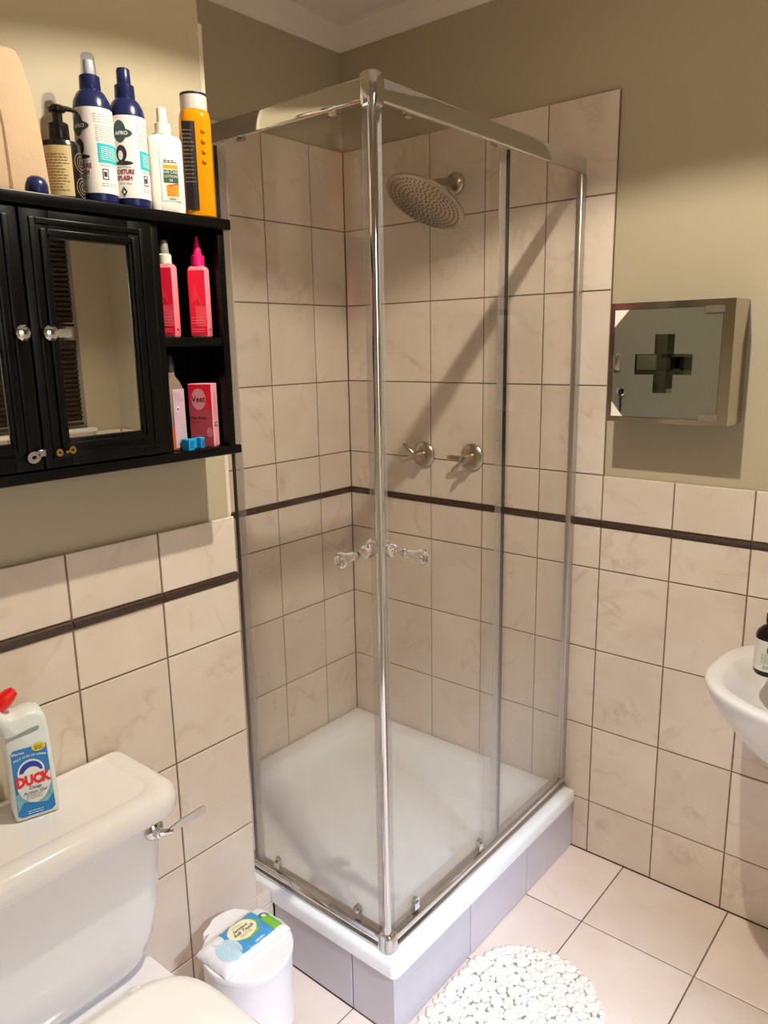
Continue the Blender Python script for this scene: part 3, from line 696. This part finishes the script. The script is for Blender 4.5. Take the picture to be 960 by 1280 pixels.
mk('red_strip', pfan(f, [(.0, .047), (.018, .050), (.018, .053), (.0, .050)], .0011), mat('red_print', '#D8502E', .45), wb)
mk('print', lines(f, -.007, .018, [.087, .090], .0018, .0008, 21), INK, wb, 0)
for k, s in enumerate(('KIDS', 'SUN', 'SPF')): text('lettering', 'SUN CARE' if k == 0 else ('LOTION' if k == 1 else '50'), .0062, f, .005, .071-.0068*k, LWHT, wb, .0012)
mk('print', lines(f, -.003, .016, [.033, .037, .041, .045], .0014, .0012, 23), mat('dark_orange_print', '#B86A10', .5), wb, 0)
text('lettering', '200ml', .005, f, .006, .026, INK, wb, .001)
mk('print', lines(f, -.006, .015, [.097, .101], .002, .0008, 25), LWHT, wb, 0)

ab = thing('shower_gel_bottle', 'amber see-through bottle with grey cap at the right end of the cabinet top', 'bottle', (.588, -1.051, ZT), math.radians(-30))
m_, nt_, N_, L_, P_ = newmat('amber_liquid_plastic')
P_.inputs['Base Color'].default_value = lin('#E8960C'); P_.inputs['Roughness'].default_value = .12; P_.inputs['Subsurface Weight'].default_value = .0
P_.inputs['Transmission Weight'].default_value = .35; P_.inputs['IOR'].default_value = 1.35
AMB = m_
mk('body', loft([sring(0, 0, a, b, z, 2.8, 40) for a, b, z in ((.026, .027, 0), (.0285, .029, .003), (.0285, .029, .02), (.028, .0285, .10), (.0285, .029, .165), (.028, .028, .178), (.0255, .026, .186), (.0245, .0245, .187))]), AMB, ab)
CAPG = mat('grey_white_cap', '#BDB5AC', .35)
mk('cap', lathe([(.0235, .187), (.0245, .188), (.0245, .212), (.024, .2135)], 32), CAPG, ab)
mk('cap_rim', lathe([(.0245, .2136), (.0248, .215), (.0245, .2175), (.020, .2185), (.002, .219)], 32), mat('dark_violet_plastic', '#2B2130', .3), ab)
f = lambda u, v, d=0: (.0286+d-.45*max(0, -u-.020) - .0*u, u, v)
mk('label', patch(lambda u, v, d=0: (.0292+d-.28*max(0, -u-.014), u, v), -.0275, -.004, .012, .165, .0004, 10), mat('black_brown_label', '#1A1310', .4, vary=.3), ab)
mk('print', lines(lambda u, v, d=0: (.0292+d-.28*max(0, -u-.014), u, v), -.027, -.007, [.060+.0068*k for k in range(14)], .0022, .0008, 31), mat('dim_print', '#5E5347', .5), ab, 0)
for k in range(4):
    mk('bead', move(lathe([(.0046, -.001), (.0042, .0012), (.0025, .0026), (.0004, .0031)], 14), (.0285, .0105, .150-.0175*k), axis_frame((0, 0, 0), (1, 0, 0)).to_3x3()), AMB, ab)

# ------------------------------------------------------------------ things in the open shelves
ZM, ZB = 1.5843, 1.3713
PINK = mat('hot_pink_plastic', '#F0203F', .3); PINKL = mat('pale_pink_plastic', '#F58390', .35); MAG = mat('magenta_nozzle', '#E0196A', .3)
def pinkb(loc, rz, lab, pointed):
    t = thing('hair_colour_bottle', lab, 'bottle', loc, rz, 'pink bottles on the upper open shelf')
    mk('body', loft([rrect(-a, a, -b, b, z, .0035, 3) for a, b, z in ((.0125, .0155, 0), (.0140, .0170, .003), (.0140, .0170, .126), (.012, .0145, .1305), (.008, .010, .133))]), PINKL, t)
    f = flatx(.0144)
    mk('label', box(.0136, .0144, -.0165, .0165, .005, .124), PINK, t, 0)
    mk('label_panel', patch(f, -.005, .0155, .020, .058, .0005, 2), mat('mid_pink_print', '#F2505F', .4), t)
    mk('sweep', pfan(f, [(-.016, .060), (-.004, .095), (.009, .060), (.014, .045), (0, .072)], .0005), mat('light_red_print', '#F23A4C', .4), t)
    mk('barcode', box(.0, .006, .0169, .0174, .012, .016), mat('maroon_code', '#7A1830', .5), t, 0)
    mk('print', lines(f, -.014, .014, [.010, .014, .026, .031, .036], .0012, .0009, 41), PINKL, t, 0)
    if pointed:
        mk('nozzle', lathe([(.0125, .131), (.0128, .133), (.0128, .151), (.0085, .153), (.0075, .160), (.0042, .176), (.0022, .186), (.001, .187)], 20), MAG, t)
    else:
        mk('collar', lathe([(.0122, .131), (.0125, .133), (.0122, .147), (.010, .149)], 20), mat('ivory_plastic', '#DCD6C2', .4), t)
        mk('nozzle', lathe([(.0085, .148), (.0085, .152), (.0068, .171), (.005, .1735), (.001, .174)], 20), mat('grey_nozzle_plastic', '#8C887C', .4), t)
    return t
pinkb((.592, -1.142, ZM), math.radians(-58), 'pink bottle with ivory and grey nozzle on the upper open shelf', False)
pinkb((.592, -1.068, ZM), math.radians(-58), 'pink bottle with pointed magenta nozzle on the upper open shelf', True)
jar = thing('glass_jar', 'small dark jar standing behind the pink bottles', 'jar', (.540, -1.108, ZM))
mk('body', lathe([(.016, 0), (.018, .003), (.018, .075), (.012, .09), (.012, .10)], 24), mat('brown_glass', '#3A2413', .15), jar)
mk('lid', lathe([(.013, .1), (.013, .116), (.011, .118)], 20), mat('grey_lid', '#75695A', .4), jar)
mk('label', patch(cyl(.018), -.02, .02, .012, .04, .0005), mat('cream_label', '#B8A98A', .5), jar)

ob = thing('oil_bottle', 'clear bottle of orange liquid with lilac label on the lower open shelf', 'bottle', (.585, -1.1435, ZB), math.radians(-14))
mk('body', loft([rrect(-a, a, -b, b, z, .006, 3) for a, b, z in ((.012, .018, 0), (.0135, .0195, .003), (.0135, .0195, .118), (.011, .015, .130), (.007, .008, .141), (.006, .007, .152))]), mat('cloudy_clear_plastic', '#8D7965', .25, trans=.2), ob)
mk('liquid', loft([rrect(-.0139, .0139, -.0199, .0199, z, .006, 3) for z in (.003, .046)]), mat('orange_liquid', '#B8560F', .25), ob)
f = flatx(.0142)
mk('label', patch(f, -.004, .0185, .005, .117, .0003, 2), mat('lilac_label', '#C9A6B6', .45), ob)
mk('print', lines(f, -.002, .017, [.095+.0036*k for k in range(5)], .0009, .0006, 51), mat('mauve_print', '#A98296', .5), ob, 0)
mk('emblem', patch(f, .0015, .007, .075, .084, .0006, 2), LWHT, ob); mk('emblem', ell(f, .0042, .079, .0018, .003, .0009), MAROON, ob)
mk('barcode', patch(f, .0115, .0185, .004, .056, .0006, 2), mat('label_white', '#CFC6BC', .5), ob); mk('barcode_bars', lines(f, .012, .018, [.006+.0042*k for k in range(12)], .0014, .0009, 52, False), GREY, ob, 0)
mk('cap', lathe([(.008, .15), (.008, .163), (.006, .175), (.004, .18)], 16), mat('dark_grey_cap', '#2C2A28', .4), ob)

vb = thing('wax_strip_box', 'upright pink and red box lettered Veet on the lower open shelf', 'box', (.584, -1.071, ZB), math.radians(-56))
mk('carton', bbox(-.017, .017, -.0235, .0235, 0, .124, .0008, 1), mat('pale_pink_card', '#EDA3AE', .4, vary=.08), vb)
f = flatx(.0173)
mk('front_panel', patch(f, -.023, .023, .001, .123, .0002, 2), mat('dusty_red_card', '#A83E4B', .4, vary=.15, vscale=40), vb)
mk('red_sweep', pfan(f, [(-.023, .090), (-.023, .1228), (.023, .1228), (.023, .075), (.010, .074)], .0004), mat('red_card', '#C8102E', .4), vb)
mk('disc', ell(f, -.003, .094, .0145, .021, .0007), mat('dusky_pink_disc', '#C9828A', .4), vb)
text('lettering', 'Veet', .017, f, -.003, .094, mat('deep_maroon', '#5A0F20', .5), vb, .001, .0003, xs=.85)
text('lettering', 'Wax Strips', .0075, f, -.006, .058, INK, vb, .0007, .0002); text('lettering', 'Easy-Gel', .005, f, -.010, .050, INK, vb, .0007)
mk('emblem', ell(f, .0155, .029, .006, .010, .0007), mat('pink_seal', '#C66A74', .4), vb); mk('print', lines(f, -.021, .006, [.012, .017, .022], .0012, .0007, 61), mat('pale_red', '#C4707A', .5), vb, 0)
sd = lambda u, v, d=0: (-u, .0236+d, v)
mk('side_print', lines(sd, -.009, .009, [.058+.004*k for k in range(13)], .001, .0005, 62), mat('rose_print', '#D6808C', .5), vb, 0)
mk('side_icon', patch(sd, -.008, .008, .040, .048, .0005, 2), INK, vb); mk('side_icon', patch(sd, -.004, .004, .042, .046, .0008, 2), LWHT, vb)

BLU = mat('sky_blue_plastic', '#1C9BD6', .35)
cl = thing('plastic_clip', 'bright blue plastic bracket lying on the lower open shelf', 'clip', (.607, -1.116, ZB), math.radians(14))
mk('bracket', join(bbox(-.010, .010, -.026, -.010, 0, .022, .0012, 1), bbox(-.010, -.004, -.0099, .0139, 0, .020, .0012, 1), bbox(-.010, .006, .014, .026, 0, .021, .0012, 1)), BLU, cl)
mk('recess', join(box(.0101, .0106, -.023, -.013, .004, .018), box(.0061, .0066, .016, .024, .004, .016)), mat('deep_blue', '#0E6FA6', .4), cl, 0)

# ------------------------------------------------------------------ toilet
TY = -1.512
tl = thing('toilet', 'white close-coupled toilet against the tiled left wall', 'toilet', (.70, TY, 0))
def tp(name, vf, m=PORC, smooth=40, parent=tl):
    V = [Vector(v)-Vector((.70, TY, 0)) for v in vf[0]]
    return mk(name, (V, vf[1]), m, parent, smooth)
LR = (.062, .02, .02, .062)
def lring(i, z, fwd=0): return rrect(.514+i*.4, .742-i, TY-.232+i, TY+.232-i, z, 0, 8, tuple(max(r-i*.5, .008) for r in LR))
tp('cistern_lid', loft([lring(.010, .7335), lring(.002, .734), lring(0, .738), lring(0, .758), lring(.004, .768), lring(.011, .7745), lring(.020, .7765), lring(.040, .7765), lring(.044, .7748), lring(.05, .7742)]), PORC, 60)
def cring(x1, hy, z, r=.05, x0=.512): return rrect(x0, x1, TY-hy, TY+hy, z, 0, 8, (r, .012, .012, r))
tp('cistern', loft([cring(.655, .10, .398, .04), cring(.672, .135, .402, .05), cring(.682, .165, .425, .05), cring(.690, .185, .47, .05), cring(.697, .197, .55, .045), cring(.702, .204, .66, .042), cring(.704, .206, .7335, .042)]), PORC, 60)
lvy = TY+.176
lv = tp('flush_lever', join(along(lathe([(.020, 0), (.020, .003), (.016, .008), (.010, .011), (.008, .022)], 20), (.7025, lvy, .697), (1, 0, 0)),
    tube([(.722, lvy, .697), (.727, lvy+.012, .697), (.728, lvy+.022, .693)], .006, 10, [.007, .006, .005])), CHROME)
tp('lever_plate', prism([(lvy+.018, .693), (lvy+.040, .6915), (lvy+.092, .6915), (lvy+.098, .695), (lvy+.098, .705), (lvy+.092, .709), (lvy+.040, .706), (lvy+.018, .702)], lambda u, v, t: (t, u, v), .7265, .7300), SATIN)
def dring(z, xb, xf, hy, e=2.3, n=44):
    o = []
    cxm = xb+min(.22, (xf-xb)*.45)
    for j in range(n):
        a = 2*PI*j/n; c, s = cos(a), sin(a)
        ex = (xf-cxm) if c >= 0 else (cxm-xb)
        q = e if c >= 0 else 4.0
        o.append((cxm+ex*math.copysign(abs(c)**(2/q), c), TY+hy*math.copysign(abs(s)**(2/q), s), z))
    return o
tp('bowl', loft([dring(0, .60, .98, .115), dring(.02, .60, .97, .112), dring(.10, .59, .93, .10), (dring(.20, .56, .96, .118)), dring(.29, .535, 1.06, .150), dring(.35, .525, 1.12, .170), dring(.385, .518, 1.145, .178), dring(.397, .52, 1.14, .174)]), PORC, 50)
SEATM = mat('ivory_seat_plastic', '#EAE5DC', .22, vary=.02)
tp('seat_ring', loft([dring(z, .735-q, 1.165+q, .186+q) for z, q in ((.3975, -.008), (.400, 0), (.411, 0), (.413, -.004))]), SEATM, 50)
tp('seat_lid', loft([dring(z, .728+q, 1.170-q, .190-q) for z, q in ((.4135, .006), (.416, 0), (.425, 0), (.431, .006), (.4335, .018), (.4345, .06))]), SEATM, 50)
for s in (-1, 1): tp('hinge', bbox(.712, .742, TY+s*.10-.012, TY+s*.10+.012, .397, .417, .005, 3), SEATM)

# ------------------------------------------------------------------ toilet cleaner bottle on the cistern lid
ZL = .7745
db = thing('cleaner_bottle', 'white toilet cleaner bottle with red cap lettered DUCK on the cistern lid', 'bottle', (.592, -1.495, ZL), math.radians(-16))
WB = mat('white_cleaner_plastic', '#DDE4E2', .3, vary=.02)
def dpoly(sc=0):
    return [(-.034, .004), (-.030, 0), (.032, 0), (.036, .004), (.0375, .02), (.035, .10), (.0335, .150), (.031, .180), (.025, .190), (.014, .1945), (.002, .195), (-.010, .192), (-.022, .190),
            (-.030, .196), (-.037, .206), (-.049, .196), (-.043, .180), (-.040, .168), (-.0385, .150), (-.037, .10), (-.0365, .02)]
def ins(poly, d):
    cx = sum(p[0] for p in poly)/len(poly); cz = .1; o = []
    n = len(poly)
    for i in range(n):
        a, b, c = Vector(poly[i-1]), Vector(poly[i]), Vector(poly[(i+1) % n])
        t = ((b-a).normalized()+(c-b).normalized()).normalized(); nn = Vector((-t.y, t.x)); o.append((b.x+nn.x*d, b.y+nn.y*d))
    return o
P0 = dpoly()
mk('body', loft([[(x, u, v) for u, v in ins(P0, q)] for x, q in ((-.026, .007), (-.024, .003), (-.020, 0), (.020, 0), (.024, .003), (.0255, .007))]), WB, db, 50)
SH_ = mat('grey_green_groove', '#93A4A2', .4)
f = flatx(.0256)
mk('neck_groove', pfan(f, [(-.036, .150), (-.028, .153), (.012, .160), (.0185, .163), (.018, .169), (.008, .168), (-.022, .160), (-.036, .158)], .0003), SH_, db)
RED = mat('red_cap_plastic', '#E01A10', .3)
mk('cap', move(lathe([(.0135, -.004), (.0145, 0), (.0145, .022), (.012, .034), (.008, .044), (.001, .046)], 10), (0, -.044, .203), Matrix.Rotation(math.radians(-52), 3, 'X') @ Matrix.Rotation(0, 3, 'X')), RED, db, 15)
BL = mat('label_blue', '#1F7FCB', .35); BLN = mat('label_navy', '#1B3FA8', .35); PW = mat('label_white_gloss', '#E8ECEC', .35); AQ = mat('label_aqua', '#7FC0D6', .35, vary=.25, vscale=120)
lab = [(-.030, .012), (-.024, .008), (.024, .008), (.030, .014), (.0265, .134), (-.026, .134), (-.030, .128)]
mk('label', pfan(f, lab, .0003), BL, db)
mk('label_scene', pfan(f, [(-.0298, .052), (-.0285, .020), (-.018, .036), (0, .030), (.018, .026), (.0292, .040), (.028, .085)], .0005), AQ, db)
mk('label_arch', ell(f, -.002, .088, .0215, .024, .0007), PW, db); mk('label_arch', pfan(f, [(-.002+.0185*cos(PI*k/14), .089+.0195*sin(PI*k/14)) for k in range(15)], .0009), BLN, db)
mk('label_drop', pfan(f, [(-.027, .082), (-.026, .060), (-.020, .045), (-.009, .034), (.002, .030), (.014, .036), (.022, .048), (.027, .062), (.0275, .082)], .0010), PW, db)
mk('label_dome', ell(f, -.001, .084, .014, .014, .0012), PW, db)
mk('label_seal', ell(f, .014, .131, .011, .0075, .0012), mat('seal_yellow', '#E4D322', .35), db)
mk('print', lines(f, .007, .022, [.127, .130, .133], .0013, .0015, 71), GRN, db, 0)
text('lettering', 'DUCK', .0245, f, -.001, .0735, mat('duck_red', '#E8202A', .35), db, .0016, .0016, rot=.02, xs=.76)
text('lettering', 'Deep', .009, f, .001, .0595, mat('navy_ink', '#1C2F60', .4), db, .0014, .0001, shear=.3); text('lettering', 'Action Gel', .0085, f, .0, .051, mat('navy_ink_2', '#1C2F60', .4), db, .0014, .0001, shear=.3)
mk('print', lines(f, -.014, .014, [.0455, .0425, .0395], .0012, .0014, 73), GREY, db, 0)
text('lettering', 'KILLS 99.9% OF GERMS', .0052, f, -.001, .1185, PW, db, .0008, .0001, curve=-6.0); text('lettering', 'Marine', .007, f, -.019, .127, PW, db, .0008, .0001)
mk('print', lines(f, -.014, .014, [.012, .016], .0013, .0007, 75), PW, db, 0)

# ------------------------------------------------------------------ bin and wet wipes
bn = thing('pedal_bin', 'small round white pedal bin between toilet and shower plinth', 'bin', (.675, -1.118, 0))
mk('base_ring', lathe([(.088, 0), (.092, .003), (.092, .068), (.090, .071)], 44), PLAST, bn)
mk('band', lathe([(.0905, .071), (.0905, .090)], 44), mat('grey_plastic_band', '#A5A2A4', .4), bn)
mk('drum', lathe([(.092, .090), (.0945, .092), (.0965, .262), (.095, .264)], 48), PLAST, bn)
mk('lid', lathe([(.096, .264), (.0995, .266), (.100, .276), (.098, .2795), (.08, .281), (.002, .2815)], 48), PLAST, bn)
hd = Vector((-.80, .18, 0)).normalized(); hs = Vector((-hd.y, hd.x, 0))
hp = [(.085, -.062), (.100, -.048), (.112, -.038), (.122, -.026), (.1245, -.010), (.1245, .010), (.120, .028), (.108, .040), (.095, .060), (.085, .066)]
mk('hinge_cover', loft([[hd*u+hs*v+Vector((0, 0, z)) for u, v in hp] for z in (.235, .2795)]), PLAST, bn)
mk('pedal', bbox(.085, .118, -.02, .02, .008, .018, .004), PLAST, bn)

ww = thing('wet_wipes_pack', 'blue and white pack of wet wipes lying on the bin lid', 'wipes pack', (.664, -1.118, .2818), math.radians(90))
WF = mat('white_film', '#E9E8EA', .25, vary=.04, bump=.5, bscale=60)
hw, hl_ = .050, .092
rings = []
NX = 22
def zt_(x, y):
    ex = max(0, 1-(abs(x)/hl_)**5); ey = max(0, 1-(abs(y)/hw)**6)
    return .0015+.020*ex**.6*ey**.5+.0007*sin(x*230+y*80)*ex
VV, FF = [], []
NXs, NYs = 40, 32
for i in range(NXs+1):
    for j in range(NYs+1):
        x = -hl_+2*hl_*i/NXs; y = -hw+2*hw*j/NYs
        VV.append((x, y*(1+.05*abs(x)/hl_), zt_(x, y)+(.0022*sin(y*300) if abs(x) > .088 else 0)))
nt0 = len(VV)
for i in range(NXs+1):
    for j in range(NYs+1):
        x = -hl_+2*hl_*i/NXs; y = -hw+2*hw*j/NYs; VV.append((x, y*(1+.05*abs(x)/hl_), .0002))
W_ = NYs+1
for i in range(NXs):
    for j in range(NYs):
        a = i*W_+j; FF.append((a, a+W_, a+W_+1, a+1)); FF.append((nt0+a, nt0+a+1, nt0+a+W_+1, nt0+a+W_))
for i in range(NXs):
    for j in (0, NYs):
        a = i*W_+j; FF.append((a, a+W_, nt0+a+W_, nt0+a))
for j in range(NYs):
    for i in (0, NXs):
        a = i*W_+j; FF.append((a, a+1, nt0+a+1, nt0+a))
mk('film', (VV, FF), WF, ww, 50)
# print: text reads from the room side; u along pack length, v across
fw_ = lambda u, v, d=0: (u, v, zt_(u, v)+.0006+d)
def gridpatch(poly_fn, u0, u1, v0, v1, d, nu=14, nv=10):
    V = [fw_(u0+(u1-u0)*i/nu, v0+(v1-v0)*j/nv, d) for i in range(nu+1) for j in range(nv+1)]
    F = []
    for i in range(nu):
        for j in range(nv):
            uc, vc = u0+(u1-u0)*(i+.5)/nu, v0+(v1-v0)*(j+.5)/nv
            if poly_fn is None or poly_fn(uc, vc): a = i*(nv+1)+j; F.append((a, a+nv+1, a+nv+2, a+1))
    return V, F, 1
def gell(cu, cv, ru, rv, d, n=32, k=5):
    V = [fw_(cu, cv, d)]; F = []
    for q in range(1, k+1):
        V += [fw_(cu+ru*q/k*cos(2*PI*i/n), cv+rv*q/k*sin(2*PI*i/n), d) for i in range(n)]
    for i in range(n):
        j = (i+1) % n; F.append((0, 1+i, 1+j))
        for q in range(k-1): F.append((1+q*n+i, 1+(q+1)*n+i, 1+(q+1)*n+j, 1+q*n+j))
    return V, F, 1
WBL = mat('wipes_blue', '#4A9BD2', .3, vary=.08); WGR = mat('wipes_green', '#7DBB3C', .35); WCR = mat('wipes_cream', '#F1EBC8', .35); WLB = mat('wipes_pale_blue', '#BFDDEA', .35, vary=.15, vscale=150)
mk('blue_panel', gridpatch(None, -.038, .055, -.042, .045, .0005, 40, 28), WBL, ww)
mk('dotted_panel', gell(-.050, -.012, .026, .032, .0006), WLB, ww)
mk('white_flower', gell(-.050, .026, .012, .012, .0009), PW, ww)
mk('green_tag', gridpatch(None, .052, .078, -.040, .004, .0009, 12, 16), WGR, ww); mk('green_tag', gell(.065, .008, .014, .012, .0008), mat('wipes_dark_green', '#4E8C7A', .35), ww); mk('green_tag', gell(.065, .008, .006, .0055, .0011), PW, ww)
mk('round_badge', gell(.008, .008, .037, .030, .0006), WGR, ww); mk('round_badge', gell(.004, .011, .035, .028, .0009), WCR, ww)
text('lettering', 'Sensitive', .011, fw_, .003, .017, INK, ww, .0014, .0002, shear=.3); text('lettering', 'Soft Touch', .013, fw_, .004, .006, INK, ww, .0014, .0003, shear=.35, xs=.9)
mk('print', (*[lines(fw_, -.012, .022, [.026, -.003, -.007], .0014, .0014, 81)[i] for i in (0, 1)], 1), mat('wipes_brown', '#B08A50', .4), ww, 0)
text('lettering', 'with aloe', .007, fw_, .014, -.037, PW, ww, .0012, .0002)

# ------------------------------------------------------------------ pebble bath mat
MATM = mat('cream_pebble_vinyl', '#F5F2E9', .45, vary=.05, vscale=20)
mx0, mx1, my1, my0 = .915, 1.275, -.440, -1.10
mt = thing('bath_mat', 'cream oval pebble bath mat on the floor beside the shower plinth', 'bath mat', ((mx0+mx1)/2, (my0+my1)/2, 0))
def inside(x, y, q=0):
    cxm = (mx0+mx1)/2; rx = (mx1-mx0)/2-q
    ys = min(max(y, my0+.18), my1-.18)
    return ((x-cxm)/rx)**2+((y-ys)/(.18-q))**2 <= 1
rnd = random.Random(11); pts = []
tries = 0
while tries < 34000:
    tries += 1
    r = rnd.choice((.0125, .0135, .0155, .0165, .018)) if tries < 14000 else rnd.uniform(.006, .010)
    x, y = rnd.uniform(mx0, mx1), rnd.uniform(my0, my1)
    if not inside(x, y, r*.85): continue
    if any((x-a)**2+(y-b)**2 < ((r+c)*(.80 if tries < 14000 else .72))**2 for a, b, c in pts): continue
    pts.append((x, y, r))
cxm, cym = (mx0+mx1)/2, (my0+my1)/2
n = 48
ring = []
for k in range(n):
    a = 2*PI*k/n; x = .168*cos(a); y = .17*sin(a); y += (cym-my0-.182) if sin(a) >= 0 else -(cym-my0-.182)
    ring.append((x, y))
mk('backing', loft([[(x, y, z) for x, y in ring] for z in (.0006, .0022)]), mat('mat_gap_shade', '#A0968A', .7), mt)  # backing tinted grey brown, painted shade for the gaps between pebbles
pm = []
for k in range(5):
    q = 14; e = .88+.05*k
    me = mk('pebble', loft([[(s*cos(2*PI*j/q)*(1+.05*sin(2*j+k)), s*e*sin(2*PI*j/q), z) for j in range(q)] for s, z in ((.94, .0005), (1, .0035), (1, .0062), (.93, .0074), (.5, .0080))]), MATM, mt, 60)
    pm.append(me.data); bpy.data.objects.remove(me)
pts.sort(key=lambda p: -p[1])
for x, y, r in pts[:295]:
    o = bpy.data.objects.new('pebble', rnd.choice(pm)); link(o, mt); o.location = (x-cxm, y-cym, 0); o.scale = (r, r, 1); o.rotation_euler = (0, 0, rnd.uniform(0, 6.28))
gg = ([], [])
for x, y, r in pts[295:]:
    gg = join(gg, move(lathe([(r*.92, .0005), (r, .0035), (r*.75, .0078), (r*.3, .0085)], 12), (x-cxm, y-cym, 0)))
if gg[0]:
    o = mk('pebbles', gg, MATM, mt, 60); o['kind'] = 'stuff'

# ------------------------------------------------------------------ wash basin and soap bottle
BXc = 1.634; BR = .820
wbn = thing('wash_basin', 'white wall-hung wash basin at the right edge', 'basin', (BXc, 0, BR))
def bring(i, z, back=0.0, n=56, hw=.285, fd=.47):
    o = []
    yb = -.002-back
    for j in range(n):
        a = 2*PI*j/n; c, s = cos(a), sin(a)
        cy = -.255
        ey = (fd+cy-i) if s < 0 else (-cy-.002-back)
        q = 2.15 if s < 0 else 3.2
        o.append(((hw-i)*math.copysign(abs(c)**(2/q), c), cy+ey*math.copysign(abs(s)**(2/q), s), z))
    return o
mk('bowl', loft([bring(.20, -.215, 0), bring(.16, -.20), bring(.10, -.155), bring(.045, -.09), bring(.015, -.045), bring(.003, -.018), bring(0, -.008), bring(.003, -.002), bring(.010, 0),
    bring(.030, -.001, .05), bring(.040, -.006, .085), bring(.058, -.035, .10), bring(.085, -.075, .115), bring(.13, -.11, .13), bring(.20, -.125, .145)]), PORC, wbn, 55)
mk('waste', move(lathe([(.022, -.1245), (.022, -.121), (.012, -.120)], 20), (0, -.23, 0)), CHROME, wbn)
mk('waste_pipe', tube([(0, -.22, -.21), (0, -.22, -.34), (0, -.20, -.38), (0, -.12, -.39), (0, -.002, -.39)], .016, 12), CHROME, wbn)
mk('tap', join(lathe([(.022, 0), (.020, .02), (.016, .06), (.016, .075), (.008, .08)], 20, 0, -.055), tube([(0, -.06, .06), (0, -.11, .072), (0, -.15, .062), (0, -.155, .048)], .010, 12)), CHROME, wbn)
sb = thing('soap_bottle', 'dark brown bottle with pale label standing on the basin rim', 'bottle', (1.468, -.213, BR+.0), math.radians(-50))
mk('body', lathe([(.030, -.003), (.033, .002), (.033, .088), (.030, .098), (.020, .108), (.013, .113), (.013, .118)], 36), mat('dark_amber_glass', '#150D0A', .15), sb)
f = cyl(.033)
PL = mat('pale_green_white_label', '#DFE0D6', .45, vary=.05)
mk('label', patch(f, -.095, .095, .010, .082, .0004, 30), PL, sb)
for cu in (-.02, .03): mk('leaf_print', ell(f, cu, .062, .004, .009, .0007), mat('leaf_green', '#4E6138', .5), sb)
mk('print', lines(f, -.035, .04, [.030+.004*k for k in range(6)], .0014, .0007, 91), GREY, sb, 0)
mk('print', lines(f, -.03, .03, [.017, .021], .0022, .0007, 92), GREY, sb, 0)
mk('collar', lathe([(.0145, .117), (.015, .119), (.0145, .138), (.010, .140)], 24), BLKP, sb)
mk('pump', join(lathe([(.006, .139), (.006, .155), (.011, .157), (.011, .165), (.002, .167)], 16), tube([(0, 0, .161), (.022, 0, .162), (.034, 0, .156)], .0045, 8)), BLKP, sb)
